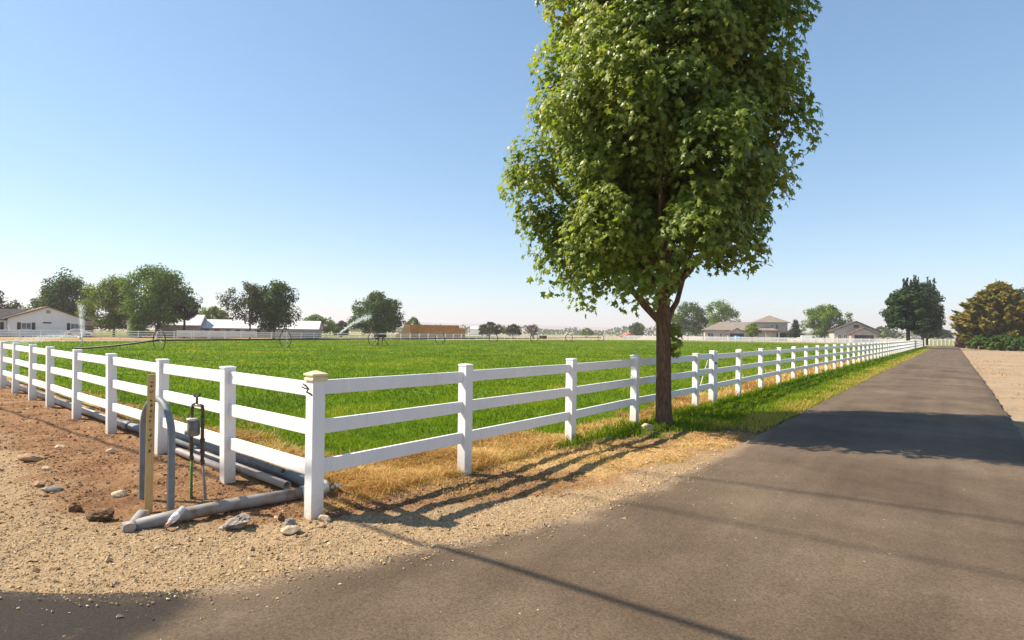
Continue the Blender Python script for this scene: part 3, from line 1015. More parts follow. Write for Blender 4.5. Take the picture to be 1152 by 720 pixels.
RA = .062
el = np.array([*(CORNER + LDIR * .62 - LOUT * .30), RA + .0])
pa = thing('irrigation_pipe', 'long grey pipe lying behind the left fence and turning out under it at the corner', 'pipe', el)
MB().tube([inl(.62, .46, RA), inl(2.6, .42, RA + .005), inl(5.0, .34, RA), inl(6.4, .28, RA)], RA, 16).build('main_pipe', M['pipe_blue'], pa, world=True)
MB().tube([inl(6.35, .28, RA), inl(9.5, .24, RA), inl(13.0, .22, RA), inl(19, .22, RA)], RA * .97, 16).build('far_pipe', M['pipe_pale'], pa, world=True)
MB().tube([inl(6.25, .285, RA), inl(6.5, .275, RA)], RA * 1.2, 16).build('coupling', M['pipe_blue'], pa, world=True)
MB().tube([inl(9.3, .245, RA), inl(9.55, .24, RA)], RA * 1.2, 16).build('coupling', M['pipe'], pa, world=True)
pe = G(138, 597); ps = np.array(inl(.52, .36, RA)[:2])
dirc = (pe - ps) / np.linalg.norm(pe - ps)
MB().tube([(*(ps + dirc * .10), RA), (*(ps + dirc * .8), RA + .004), (*(ps + dirc * 1.25), RA - .012), (*pe, RA - .05)], [RA * .95] * 3 + [RA * .93], 18).build('outlet_pipe', M['pipe'], pa, world=True)
MB().tube([inl(.78, .47, RA), inl(.62, .465, RA), inl(.545, .43, RA), (*(ps + dirc * .05), RA), (*(ps + dirc * .18), RA)], RA * 1.16, 16).build('elbow', M['galv'], pa, world=True)
MB().hollow(inl(3.6, .27, .046), inl(.98, .26, .046), .046).build('loose_pipe', M['pipe_pale']).name = 'loose_pipe'
o = bpy.data.objects['loose_pipe']; tag(o, 'loose pale pipe with its open end near the corner post', 'pipe', 'loose pipes by the fence')
o = MB().hollow(inl(4.6, .13, .05), inl(2.02, .10, .05), .048).build('loose_pipe', M['pipe_pale'])
tag(o, 'loose pinkish pipe with its open end by the second fence post', 'pipe', 'loose pipes by the fence')
o = MB().hollow(inl(4.5, .34, .15), inl(1.2, .33, .145), .035).build('loose_pipe', M['pipe_blue'])
tag(o, 'thin blue grey pipe lying across the tops of the other pipes behind the fence', 'pipe', 'loose pipes by the fence')
# coupling and bottle in front of the outlet pipe
g0, g1 = G(146, 598), G(163, 584)
t_ = thing('pipe_fitting', 'short grey pipe fitting propped on the left end of the pipe', 'pipe fitting', g0)
MB().hollow((*g0, .03), (*(g0 + (g1 - g0) * .75), .075), .040, n=16).build('sleeve', M['pipe'], t_, world=True)
MB().tube([(*(g0 + (g1 - g0) * -.04), .028), (*(g0 + (g1 - g0) * .06), .034)], .045, 14).build('collar', M['pipe_pale'], t_, world=True)
g0, g1 = G(186, 597), G(206, 585)
dv = np.array([g1[0] - g0[0], g1[1] - g0[1], .075]); b0 = np.array([*g0, .03])
t_ = thing('plastic_bottle', 'clear plastic bottle leaning against the pipe', 'bottle', g0)
MB().tube([b0 + dv * f for f in (.22, .28, .4, .97, 1.0)], [.014, .026, .031, .031, .024], 14).build('bottle_body', M['plastic'], t_, world=True)
MB().tube([b0 + dv * f for f in (.36, .62)], .0325, 14).build('bottle_label', M['paper'], t_, world=True)
MB().tube([b0 + dv * f for f in (.06, .24)], .017, 12).build('bottle_cap', simple('cap_pink', (.5, .25, .2), (.6, .33, .27), 5, .5, .3, 0), t_, world=True)

# hoop of pipe
ha, hb = G(160, 559), G(192, 575)
pts = []
for k in range(6):
    pts.append((*ha, -.25 + k * .19))
mid = (ha + hb) / 2; hr = 1.0 - .68
for k in range(1, 16):
    a_ = math.pi * k / 16
    f = (1 - math.cos(a_)) / 2
    pts.append((*(ha + (hb - ha) * f), .70 + .33 * math.sin(a_)))
for k in range(6):
    pts.append((*hb, .70 - k * .19))
o = MB().tube(pts, .0315, 16).build('hoop_pipe', M['pipe_blue'], world=True, loc=(*mid, 0))
tag(o, 'blue grey plastic pipe bent into an upright hoop behind the yellow stake', 'pipe')

# survey stake with hand lettering
sb = G(167, 574); face = np.array([-sb[0], -sb[1]]); face /= np.linalg.norm(face); sid = np.array([-face[1], face[0]])
t_ = thing('survey_stake', 'yellow wooden stake with dark lettering down its top half', 'stake', sb)
mb = MB()
w_ = .034
pts = [(-w_, -.25), (w_, -.25), (w_, 1.285), (-w_, 1.285)]
lean = .02
vs = []
for yy in (0, -.02):
    for (a_, z) in pts:
        p = sb + sid * (a_ + 0) + face * yy; vs.append((p[0] + lean * z * 0.6, p[1], z))
mb.add(vs, [(0, 1, 2, 3), (7, 6, 5, 4), (0, 4, 5, 1), (1, 5, 6, 2), (2, 6, 7, 3), (3, 7, 4, 0)])
mb.build('board', M['stake'], t_, world=True, bevel=.003)
strokes = [[(0, 0, 1, 0), (.5, 0, .5, 1)], [(0, 0, 1, .5), (0, 1, 1, .5)], [(0, 0, 1, 0), (0, .5, 1, .5), (0, 0, 0, 1)], [(0, 0, 0, 1), (1, 0, 1, 1), (0, .5, 1, .5)], [(0, 0, 1, 1), (0, 1, 1, 0)],
           [(0, .5, 1, .5), (1, 0, 1, 1)], [(0, 0, 1, 0), (1, 0, 1, 1), (0, 1, 1, 1)]]
z = 1.235
for i in range(13):
    if i in (3, 8):
        z -= .03
    mb = MB()
    for (a0, b0_, a1, b1) in [tuple(random.random() for _ in range(4)) for _ in range(3)]:
        p0 = sb + sid * (-.015 + .028 * a0) + face * .0022; p1 = sb + sid * (-.015 + .028 * a1) + face * .0022
        za, zb_ = z - .030 * b0_, z - .030 * b1
        mb.beam((p0[0] + lean * za * .6, p0[1], za), (p1[0] + lean * zb_ * .6, p1[1], zb_), .0055, .003, up=(face[0], face[1], 0))
    mb.build('letter', M['ink'], t_, world=True)
    z -= .050

# water meter on two risers
ma, mbb = G(213, 559), G(232, 560)
mx_ = (mbb - ma)
t_ = thing('water_meter', 'rusty water meter with a tap on two thin riser pipes beside the hoop pipe', 'water meter', ma)


def mp_(f, z, off=0.0):
    p = ma + mx_ * f + np.array([0, 1]) * off
    return (p[0], p[1], z)


MB().tube([mp_(.12, -.2), mp_(.10, .40)], .014, 10).build('lower_pipe', M['greenhose'], t_, world=True)
MB().tube([mp_(.10, .38), mp_(.08, .60), mp_(.10, .90), mp_(.16, .945), mp_(.30, .95)], .016, 10).build('riser', M['rust'], t_, world=True)
MB().tube([mp_(1.0, -.2), mp_(.92, .08), mp_(.74, .36)], .015, 10).build('lower_pipe', M['pipe'], t_, world=True)
MB().tube([mp_(.74, .34), mp_(.73, .60), mp_(.74, .88), mp_(.70, .935), mp_(.58, .94)], .017, 10).build('riser', M['rust'], t_, world=True)
MB().tube([mp_(.18, .945), mp_(.68, .935)], .015, 10).build('cross_pipe', M['galv'], t_, world=True)
for f, z in ((.09, .52), (.09, .40), (.735, .58), (.735, .46), (.74, .36)):
    MB().tube([mp_(f, z - .022), mp_(f, z + .022)], .024, 8, smooth=False).build('union', M['rust'], t_, world=True)
b_ = MB(); cc = mp_(.26, .72, -.015)
b_.tube([(cc[0], cc[1], .63), (cc[0], cc[1], .645), (cc[0], cc[1], .745), (cc[0], cc[1], .785), (cc[0], cc[1], .80)], [.045, .058, .060, .052, .03], 16)
b_.build('meter_body', M['castiron'], t_, world=True)
MB().tube([mp_(.0, .66), mp_(-.24, .66)], .028, 12).build('gauge', M['castiron'], t_, world=True)
MB().tube([(cc[0] - .01, cc[1] - .02, .788), (cc[0] - .01, cc[1] - .02, .812)], .050, 14).build('meter_lid', M['galv'], t_, world=True)
v_ = MB(); v_.tube([mp_(.38, .95), mp_(.38, 1.03)], .011, 8); v_.build('valve_stem', M['rust'], t_, world=True)
v_ = MB(); v_.tube([mp_(.12, 1.055), mp_(.25, 1.03), mp_(.38, 1.025), mp_(.50, 1.035), mp_(.56, 1.065)], .010, 8); v_.build('valve_handle', M['blackmetal'], t_, world=True)

# scrap of paper in the straw
g0 = G(378, 552); mb = MB()
vs = []; n_ = 5
for i in range(n_):
    for j in range(n_):
        vs.append((g0[0] + (i - 2) * .02 + random.gauss(0, .006), g0[1] + (j - 2) * .02 + random.gauss(0, .006), .03 + .04 * random.random() + .03 * (i == 2)))
mb.add(vs, [(i * n_ + j, (i + 1) * n_ + j, (i + 1) * n_ + j + 1, i * n_ + j + 1) for i in range(n_ - 1) for j in range(n_ - 1)])
o = mb.build('paper_scrap', M['paper'], world=True, loc=(*g0, 0)); sd = o.modifiers.new('thick', 'SOLIDIFY'); sd.thickness = .004
tag(o, 'crumpled white paper scrap in the dry grass behind the corner post', 'litter')

# ------------------------------------------------------------------ irrigation wheel line
WH = [(179, 393.5), (321, 390.5), (420, 388.2), (495, 386.6), (555, 385.2), (601, 384.2), (640, 383.6), (676, 383.2)]
W0 = G(179, 394); WD = np.array([math.cos(R(62.5)), math.sin(R(62.5))])
wpos = []
for px, py in WH:
    a_, _ = ray(px, py); k_ = (a_ * W0[1] - W0[0]) / (WD[0] - a_ * WD[1]); wpos.append(W0 + WD * k_)
WR = .80
wl = thing('wheel_line', 'long dark irrigation pipe on big spoked wheels across the green pasture', 'irrigation line', W0)
m = MB()
m.tube([(*wpos[0], WR), *[(*p, WR + .0) for p in wpos[1:]]], .075, 8)
m.build('pipe', M['blackmetal'], wl, world=True)
wd3 = Vector((*WD, 0)); side = Vector((-WD[1], WD[0], 0))
for i, p in enumerate(wpos):
    c = Vector((*p, WR))
    rim = MB(); ring = []
    for k in range(29):
        a_ = 2 * math.pi * k / 28
        ring.append(c + side * (WR * math.cos(a_)) + Vector((0, 0, WR * math.sin(a_))))
    rim.tube(ring, .038 + .006 * i, 6, caps=False)
    ro = rim.build('wheel', M['blackmetal'], wl, world=True)
    sp_ = MB()
    for k in range(8):
        a_ = 2 * math.pi * (k + .5) / 8
        sp_.tube([c, c + side * (WR * math.cos(a_)) + Vector((0, 0, WR * math.sin(a_)))], .010, 4)
    sp_.build('spokes', M['galv'], ro, world=True)
pm = wpos[2] + WD * 1.2; m = MB()
for (a_, b_, h0, h1) in ((-.7, .7, .95, 1.35),):
    q0, q1 = pm + WD * a_, pm + WD * b_
    m.beam((*q0, (h0 + h1) / 2), (*q1, (h0 + h1) / 2), .7, h1 - h0)
m.build('engine', M['blackmetal'], wl, world=True)
m = MB()
m.beam((*(pm - WD * .5), 1.0), (*(pm + WD * .5), 1.0), .1, .1)
for a_ in (-.9, .9):
    for b_ in (-.5, .5):
        q0 = pm + WD * a_ + np.array(side[:2]) * b_; m.beam((*q0, 0), (*(pm + WD * a_ * .5), 1.0), .08, .08)
m.build('engine_frame', M['blackmetal'], wl, world=True)
pm = wpos[5] + WD * 4; m = MB(); m.beam((*(pm - WD * .9), .95), (*(pm + WD * .9), .95), .8, .6); m.build('engine', M['rust'], wl, world=True)
# supply hose to the hydrant
hs = G(84, 392.5)
m = MB(); m.tube([(*wpos[0], WR), *[(*(wpos[0] + (hs - wpos[0]) * f), WR * (1 - f) ** 1.6 + .06) for f in (.15, .35, .55, .75, .9, 1)]], .075, 8)
m.build('supply_hose', M['blackmetal'], wl, world=True)
t_ = thing('sprinkler', 'small sprinkler standing in the grass at the left end of the irrigation pipe', 'sprinkler', G(92, 391.5))
sx0, sy0 = G(92, 391.5)
m = MB(); m.tube([(0, 0, 0), (0, 0, .75)], .06, 8); m.build('standpipe', M['galv'], t_)
m = MB(); m.tube([(0, 0, .72), (-.3, -.05, .92)], .05, 8); m.build('nozzle', M['galv'], t_)


def spray(name, pts, size, label):
    pts = np.asarray(pts); n = len(pts)
    tv = np.array([(1, 1, 1), (1, -1, -1), (-1, 1, -1), (-1, -1, 1)], float) * .5
    sz = size * rng.uniform(.5, 1.4, n)
    V = (pts[:, None, :] + tv[None] * sz[:, None, None] * np.array([1, 1, 1.6])).reshape(-1, 3)
    T = (np.arange(n)[:, None, None] * 4 + np.array([(0, 1, 2), (0, 3, 1), (0, 2, 3), (1, 3, 2)])[None]).reshape(-1, 3)
    c = V.mean(0); c = pts[0]
    o = fast_mesh(name, V - c, T, M['spray'], loc=tuple(c))
    return tag(o, label, 'water spray')


src = np.array([sx0, sy0, .85]); Y0 = sy0
pl = []
top = P(91, 343, Y0)
n = 1100
f = rng.uniform(0, 1, n) ** .8
pts1 = src[None] + (top - src)[None] * f[:, None] + rng.normal(0, 1, (n, 3)) * (.03 + .12 * f)[:, None] * np.array([1, 1, .6])
# the fan of mist thrown to the left
n = 2200
f = rng.uniform(0, 1, n) ** .7; ang = rng.uniform(-.5, .5, n)
tgt_ = P(2, 385, Y0 - 1)
dd = (tgt_ - src)
pts2 = src[None] + np.stack([dd[0] * f, dd[1] * f + ang * 5 * f, 0.35 * np.sin(np.pi * np.clip(f * .9 + .08, 0, 1)) - .75 * f + rng.normal(0, .18, n) * (.2 + f)], 1)
pts2[:, 2] = np.maximum(pts2[:, 2], .03)
spray('water_spray', np.concatenate([pts1, pts2]), .024, 'white water spray rising from the sprinkler and drifting left before the white house')
n = 800; f = rng.uniform(0, 1, n) ** .9
p0, p1 = P(382, 375, 82), P(417, 355.5, 86)
arc = p0[None] + (p1 - p0)[None] * f[:, None]; arc[:, 2] += .35 * np.sin(np.pi * f)
pts3 = arc + rng.normal(0, 1, (n, 3)) * (.05 + .20 * f)[:, None]
spray('water_spray', pts3, .055, 'slanting jet of water spray in front of the round dark tree')

# ------------------------------------------------------------------ leaves
LEAF_MAPLE_V = np.array([(0, .30, .05), (0, -.06, 0), (.46, .02, -.10), (.27, .33, -.02), (.56, .64, -.16), (.20, .60, -.03), (0, 1.02, -.14), (-.20, .60, -.03), (-.56, .64, -.16), (-.27, .33, -.02), (-.46, .02, -.10)], float)
LEAF_MAPLE_T = np.array([(0, i, i + 1) for i in range(1, 10)] + [(0, 10, 1)])
LEAF_CARD_V = np.array([(0, -.5, 0), (.42, -.05, -.10), (0, .55, -.05), (-.42, .05, -.10)], float)
LEAF_CARD_T = np.array([(0, 1, 2), (0, 2, 3)])
LEAF_SPRAY_V = np.array([(-.10, -.5, 0), (.10, -.5, 0), (.30, 0, -.05), (0, .75, -.10), (-.30, 0, -.05)], float)
LEAF_SPRAY_T = np.array([(0, 1, 2), (0, 2, 4), (4, 2, 3)])


def unit(a):
    return a / np.maximum(np.linalg.norm(a, axis=1, keepdims=True), 1e-6)


def leaf_mesh(name, pos, nrm, tip, size, shape, tint, mat, parent, wide=None):
    Vs, Ts = shape
    N = unit(nrm); T = unit(tip - N * (tip * N).sum(1, keepdims=True)); B = np.cross(T, N)
    if wide is not None: B = B * wide[:, None]
    s = size[:, None, None]
    V = pos[:, None, :] + s * (Vs[None, :, 0:1] * B[:, None] + Vs[None, :, 1:2] * T[:, None] + Vs[None, :, 2:3] * N[:, None])
    k = len(Vs)
    Tt = (np.arange(len(pos))[:, None, None] * k + Ts[None]).reshape(-1, 3)
    return fast_mesh(name, V.reshape(-1, 3), Tt, mat, parent, {'tint': np.repeat(np.clip(tint, 0, 1), k)})


def limb(mb, pts, r0, r1, n=8):
    k = len(pts)
    mb.tube(pts, [r0 + (r1 - r0) * (i / (k - 1)) ** .8 for i in range(k)], n, caps=True)


# ---- the big maple
TX, TY = P(747, 474, 10.75)[:2]
sc_ = 10.75 / FPX
mt = thing('maple_tree', 'big leafy maple with one thick brown trunk growing beside the white gate', 'tree', (TX, TY))
tr = MB()
trunk = [(0, 0, -.25), (0, 0, .02), (-.005, 0, .14), (-.015, 0, .5), (-.02, 0, 1.1), (-.03, 0, 1.65), (-.035, 0, 2.05), (-.06, .0, 2.7), (-.02, .05, 3.6), (.0, .0, 5.0), (.0, 0, 7.0), (0, 0, 9.5)]
rad_ = [.25, .195, .162, .147, .139, .137, .138, .105, .085, .065, .04, .015]
tr.tube(trunk, rad_, 20)
bt = tr.build('trunk', M['bark'], mt)
BR = [((-.04, 0, 1.92), (-.62, .05, 2.45), (-1.25, .1, 3.4), (-1.7, .1, 4.6), .082), ((.0, .02, 1.88), (.32, .1, 2.35), (.45, .1, 3.1), (.85, .2, 4.6), .072),
      ((-.05, 0, 2.3), (-.3, -.7, 3.1), (-.5, -1.4, 4.2), (-.6, -1.8, 5.6), .07), ((-.04, 0, 2.4), (.5, -.6, 3.2), (1.2, -1.1, 4.2), (1.7, -1.4, 5.4), .065),
      ((-.04, 0, 2.5), (.6, .8, 3.3), (1.3, 1.3, 4.4), (1.8, 1.6, 6.0), .065), ((-.05, 0, 2.6), (-.7, .8, 3.4), (-1.3, 1.4, 4.5), (-1.6, 1.8, 6.0), .06),
      ((-.03, 0, 3.2), (1.0, .1, 3.8), (2.0, .2, 4.6), (2.5, .2, 5.6), .055), ((-.03, 0, 3.0), (-1.0, -.2, 3.4), (-2.0, -.2, 4.0), (-2.6, -.2, 5.2), .05),
      ((0, 0, 4.0), (.6, -.6, 5.2), (1.0, -1.0, 6.6), (1.2, -1.2, 8.4), .05), ((0, 0, 4.2), (-.6, -.5, 5.4), (-1.0, -.9, 6.8), (-1.2, -1.0, 8.6), .05),
      ((0, 0, 3.3), (1.0, -.3, 3.35), (1.4, -.35, 3.35), (1.7, -.4, 3.4), .03), ((-.3, 0, 2.3), (-1.0, .0, 2.75), (-1.5, -.1, 2.85), (-1.9, -.2, 2.8), .03)]
for a_, b_, c_, d_, r_ in BR:
    mb = MB(); a_, b_, c_, d_ = map(np.array, (a_, b_, c_, d_))
    pts = []
    for k in range(11):
        f = k / 10
        pts.append(tuple((1 - f) ** 3 * a_ + 3 * (1 - f) ** 2 * f * b_ + 3 * (1 - f) * f ** 2 * c_ + f ** 3 * d_ + rng.normal(0, .015, 3) * (k > 0)))
    limb(mb, pts, r_, r_ * .25, 10); mb.build('limb', M['bark'], mt)

# crown outline read off: height, reach to the left and right
PZ = np.array([2.15, 2.5, 3.0, 3.7, 4.7, 5.5, 6.4, 7.2, 8.0, 9.0, 10.0, 11.0, 11.8])
PL = np.array([1.3, 2.25, 2.75, 3.05, 3.1, 3.05, 2.88, 2.75, 2.62, 2.45, 1.9, 1.2, .3])
PR = np.array([1.2, 1.9, 2.0, 2.08, 2.38, 2.5, 2.46, 2.52, 2.56, 2.4, 1.95, 1.2, .3])
ncl = 420
cz = []
while len(cz) < ncl:
    z_ = rng.uniform(2.35, 11.6); w_ = np.interp(z_, PZ, PL) + np.interp(z_, PZ, PR)
    if rng.uniform() * 5.7 < w_: cz.append(z_)
cz = np.array(cz)
th_ = rng.uniform(0, 2 * math.pi, ncl)
fr_ = np.sqrt(rng.uniform(.12, 1.0, ncl))
crd = rng.uniform(.30, .70, ncl)
rl = np.interp(cz, PZ, PL); rr_ = np.interp(cz, PZ, PR)
rx_ = np.where(np.cos(th_) < 0, rl, rr_); ry_ = (rl + rr_) / 2
lump = .975 + .09 * (vnoise(th_ * 3.1, cz * 1.3, 41) - .35)
ccx = np.cos(th_) * np.maximum(rx_ * lump * fr_ - crd * .6, 0); ccy = np.sin(th_) * np.maximum(ry_ * lump * fr_ - crd * .6, 0)
# a few empty pockets where the sky or the dark inside shows through
keep = (vnoise(th_ * 1.7 + 9, cz * .9 + 3, 57) > .13) & ~((np.hypot(ccx, ccy) < 1.5) & (cz < 3.75 - .5 * np.hypot(ccx, ccy)))
keep &= ~((ccx > 1.0) & (cz < 2.85)); keep &= ~((ccx < -1.0) & (cz < 2.5))
ccx, ccy, cz, crd = ccx[keep], ccy[keep], cz[keep], crd[keep]; th_k = th_[keep]
nl = 92000
wgt = crd ** 2 * np.where(cz > 9.3, .45, 1); wgt /= wgt.sum()
ci = rng.choice(len(cz), nl, p=wgt)
dv = unit(rng.normal(0, 1, (nl, 3))); low = (dv[:, 2] < -.25) & (rng.uniform(0, 1, nl) < .6); dv[low, 2] *= -1
rr0 = crd[ci] * rng.uniform(.25, 1, nl) ** .45
pos = np.stack([ccx[ci], ccy[ci], cz[ci]], 1) + dv * rr0[:, None] * np.array([1, 1, 1.15])
outw = unit(np.stack([pos[:, 0], pos[:, 1], np.zeros(nl)], 1))
nrm = .55 * outw + .45 * dv + np.array([0, 0, .55]) + rng.normal(0, .45, (nl, 3))
tipd = .7 * outw + np.array([0, 0, -.75]) + rng.normal(0, .45, (nl, 3))
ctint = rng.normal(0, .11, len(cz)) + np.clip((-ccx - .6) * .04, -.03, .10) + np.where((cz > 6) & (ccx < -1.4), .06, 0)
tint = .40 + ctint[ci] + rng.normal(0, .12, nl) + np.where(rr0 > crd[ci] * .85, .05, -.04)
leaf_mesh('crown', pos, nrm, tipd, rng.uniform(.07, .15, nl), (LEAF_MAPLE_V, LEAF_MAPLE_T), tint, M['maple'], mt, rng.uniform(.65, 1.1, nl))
# water sprouts low on the trunk
n = 200
cs = [(.19, -.04, 1.62, .12), (.20, -.02, 1.42, .08), (.17, -.05, 1.85, .10), (-.30, -.05, 2.75, .18), (.1, -.12, 2.75, .2), (.19, .0, 1.75, .1)]
ci2 = rng.integers(0, len(cs), n); C_ = np.array(cs)[ci2]
dv = unit(rng.normal(0, 1, (n, 3)))
leaf_mesh('sprout', C_[:, :3] + dv * C_[:, 3:4], dv + np.array([0, -.3, .6]), dv + np.array([0, 0, -.8]), rng.uniform(.06, .12, n), (LEAF_MAPLE_V, LEAF_MAPLE_T), rng.uniform(.3, .8, n), M['maple'], mt)

# ---- trees and bushes further off
SHAPES = {
    'round': [(0, .45), (.12, .78), (.3, .97), (.5, 1), (.7, .9), (.85, .68), (.95, .4), (1, .12)],
    'oval': [(0, .3), (.12, .65), (.3, .92), (.5, 1), (.7, .82), (.85, .55), (1, .1)],
    'egg': [(0, .55), (.1, .9), (.25, 1), (.5, .93), (.7, .75), (.88, .45), (1, .1)],
    'cone': [(0, .95), (.08, 1), (.3, .78), (.6, .46), (.85, .2), (1, .03)],
    'column': [(0, .6), (.1, .9), (.4, 1), (.75, .85), (.92, .55), (1, .12)],
    'dome': [(0, 1), (.3, 1), (.55, .9), (.75, .7), (.9, .45), (1, .15)],
    'fan': [(0, .35), (.2, .6), (.45, .85), (.7, 1), (.88, .8), (1, .35)],
}


def tree(name, label, cat, px, Y, x0, x1, ytop, ybot, shape='round', mat='leaf_mid', n=8000, ls=.42, cl=1.0, trunk=True, tr_r=.22, lump=.35, group='trees beyond the pasture', ncl=None,
         leaf=None, seed=0, gap=.0, depth=1.0, up=.5):
    rs = np.random.default_rng(900 + seed)
    n = int(n * (1.45 if trunk else 1.1))
    X = P(px, 378, Y)[0]
    zt = P(px, ytop, Y)[2]; zb = max(0.0, P(px, ybot, Y)[2])
    l, r = (px - x0) * Y / FPX, (x1 - px) * Y / FPX
    root = thing(name, label, cat, (X, Y), group)
    ph, pr = zip(*SHAPES[shape])
    ncl = ncl or 105
    hh = []
    while len(hh) < ncl:
        a_ = rs.uniform(0, 1)
        if rs.uniform() < np.interp(a_, ph, pr) + .15: hh.append(a_)
    hh = np.array(hh); th_ = rs.uniform(0, 2 * math.pi, ncl); fr_ = np.sqrt(rs.uniform(.08, 1, ncl))
    size = (zt - zb) / 7.2 * cl; crd = size * rs.uniform(.6, 1.3, ncl)
    rw = np.interp(hh, ph, pr) * (1 - lump * .5 + lump * vnoise(th_ * 1.9 + seed, hh * 3.1, seed))
    rx_ = np.where(np.cos(th_) < 0, l, r) * rw; ry_ = (l + r) / 2 * rw * depth
    cx = np.cos(th_) * np.maximum(rx_ * fr_ * 1.06 - crd * .35, 0); cy = np.sin(th_) * np.maximum(ry_ * fr_ * 1.06 - crd * .35, 0)
    czz = zb + crd * .5 + hh * np.maximum(zt - zb - crd * 1.2, .1)
    if gap:
        k = vnoise(th_ * 2.1 + seed, hh * 4 + 2, seed + 5) > gap; cx, cy, czz, crd = cx[k], cy[k], czz[k], crd[k]
    w_ = crd ** 2; w_ /= w_.sum()
    ci = rs.choice(len(czz), n, p=w_)
    dv = unit(rs.normal(0, 1, (n, 3)))
    rr0 = crd[ci] * rs.uniform(.15, 1, n) ** .5
    pos = np.stack([cx[ci], cy[ci], czz[ci]], 1) + dv * rr0[:, None] * np.array([1, 1, .85])
    pos[:, 2] = np.maximum(pos[:, 2], .05)
    nrm = dv + np.array([0, 0, up]) + rs.normal(0, .45, (n, 3))
    tipd = dv * .7 + np.array([0, 0, .25 if shape in ('column', 'fan') else -.4]) + rs.normal(0, .5, (n, 3))
    tint = .45 + rs.normal(0, .14, len(czz))[ci] + rs.normal(0, .16, n)
    leaf_mesh('crown' if trunk else 'foliage', pos, nrm, tipd, ls * rs.uniform(.6, 1.3, n), leaf or (LEAF_CARD_V, LEAF_CARD_T), tint, M[mat], root)
    m = MB()
    if trunk:
        m.tube([(0, 0, -.2), (0, 0, .3), (rs.normal(0, .05), 0, zb + .5), (rs.normal(0, .3), 0, zb + (zt - zb) * .55), (0, 0, zb + (zt - zb) * .8)], [tr_r * 1.25, tr_r, tr_r * .85, tr_r * .5, tr_r * .15], 8)
        for k in range(9):
            j = rs.integers(0, len(czz)); z0 = zb + (czz[j] - zb) * .35
            m.tube([(0, 0, z0), (cx[j] * .45, cy[j] * .45, z0 + (czz[j] - z0) * .65), (cx[j] * .95, cy[j] * .95, czz[j])], [tr_r * .45, tr_r * .28, tr_r * .08], 6)
        m.build('trunk', M['farbark'], root)
    else:
        for k in range(7):
            j = rs.integers(0, len(czz))
            m.tube([(cx[j] * .1, cy[j] * .1, -.1), (cx[j] * .5, cy[j] * .5, czz[j] * .6), (cx[j] * .9, cy[j] * .9, czz[j])], [.05, .04, .015], 5)
        m.build('stems', M['farbark'], root)
    return root


SPR = (LEAF_SPRAY_V, LEAF_SPRAY_T)
BG = 'trees beyond the pasture'
tree('leafy_tree', 'tree at the left edge of the photo, only the tip of its crown showing', 'tree', -14, 118, -34, 4, 318, 372, 'round', 'leaf_red', 2600, .42, seed=1)
tree('hedge_bush', 'low grey green bush peeping over the dark roof of the white house', 'bush', 17, 135, -5, 42, 336, 378, 'dome', 'leaf_olive', 3600, .42, trunk=False, seed=2)
tree('leafy_tree', 'dark low tree between the house gable and the tall dark tree', 'tree', 48, 128, 34, 64, 330, 372, 'round', 'leaf_dark', 3600, .42, seed=3)
tree('leafy_tree', 'tall dense dark green tree rising behind the white house gable', 'tree', 73, 124, 51, 94, 300, 368, 'column', 'leaf_dark', 7000, .42, seed=4, tr_r=.3, ncl=90)
tree('narrow_tree', 'narrow dark tree just right of the tall dark tree', 'tree', 99, 122, 92, 107, 317, 376, 'column', 'leaf_dark', 2600, .36, seed=5, tr_r=.2)
tree('leafy_tree', 'yellow green tree right of the house, left of the largest far tree', 'tree', 128, 112, 101, 153, 308, 371, 'round', 'leaf_light', 8000, .36, seed=6, ncl=95, lump=.5)
tree('leafy_tree', 'largest far tree, broad and green, above the first irrigation wheel', 'tree', 178, 108, 144, 214, 293, 366, 'round', 'leaf_mid', 11000, .36, seed=7, tr_r=.34, ncl=120, lump=.5)
tree('leafy_tree', 'dark purplish low tree beside the white roofed barn', 'tree', 207, 112, 194, 221, 330, 360, 'round', 'leaf_red', 3000, .36, seed=8)
tree('hedge_bush', 'dark bush under the largest far tree, by the white shed', 'bush', 158, 104, 146, 172, 347, 378, 'dome', 'leaf_mid', 3000, .34, trunk=False, seed=9)
tree('leafy_tree', 'small pale green tree behind the long barn roof', 'tree', 240, 145, 219, 258, 344, 372, 'round', 'leaf_light', 4000, .42, seed=10)
tree('feathery_tree', 'thin feathery tree leaning left before the long barn', 'tree', 281, 104, 251, 294, 316, 366, 'fan', 'leaf_olive', 3600, .30, seed=11, gap=.32, tr_r=.16, lump=.6)
tree('leafy_tree', 'ragged dark green tree standing before the long barn roof', 'tree', 308, 106, 282, 334, 312, 373, 'round', 'leaf_dark', 8200, .34, seed=12, gap=.16, lump=.6, ncl=110)
tree('hedge_bush', 'low bushes right of the long barn', 'bush', 356, 150, 334, 377, 352, 376, 'dome', 'leaf_mid', 3600, .42, trunk=False, seed=13)
tree('hedge_bush', 'small bush between the barn bushes and the round dark tree', 'bush', 384, 160, 374, 394, 360, 377, 'dome', 'leaf_olive', 1800, .42, trunk=False, seed=14)
tree('leafy_tree', 'big rounded dark tree standing left of the haystack', 'tree', 423, 132, 388, 457, 325, 376, 'egg', 'leaf_dark', 10500, .40, seed=15, tr_r=.36, ncl=130, lump=.3)
tree('hedge_bush', 'small green tree top showing behind the haystack', 'bush', 465, 172, 452, 478, 356, 377, 'dome', 'leaf_mid', 2200, .42, trunk=False, seed=16)
tree('hedge_bush', 'dark olive bush right of the haystack', 'bush', 552, 175, 537, 569, 361, 378, 'dome', 'leaf_olive', 2600, .42, trunk=False, seed=17)
tree('hedge_bush', 'pale olive bush right of the dark olive bush', 'bush', 577, 172, 566, 588, 364, 378, 'dome', 'leaf_olive', 1800, .42, trunk=False, seed=18, lump=.6)
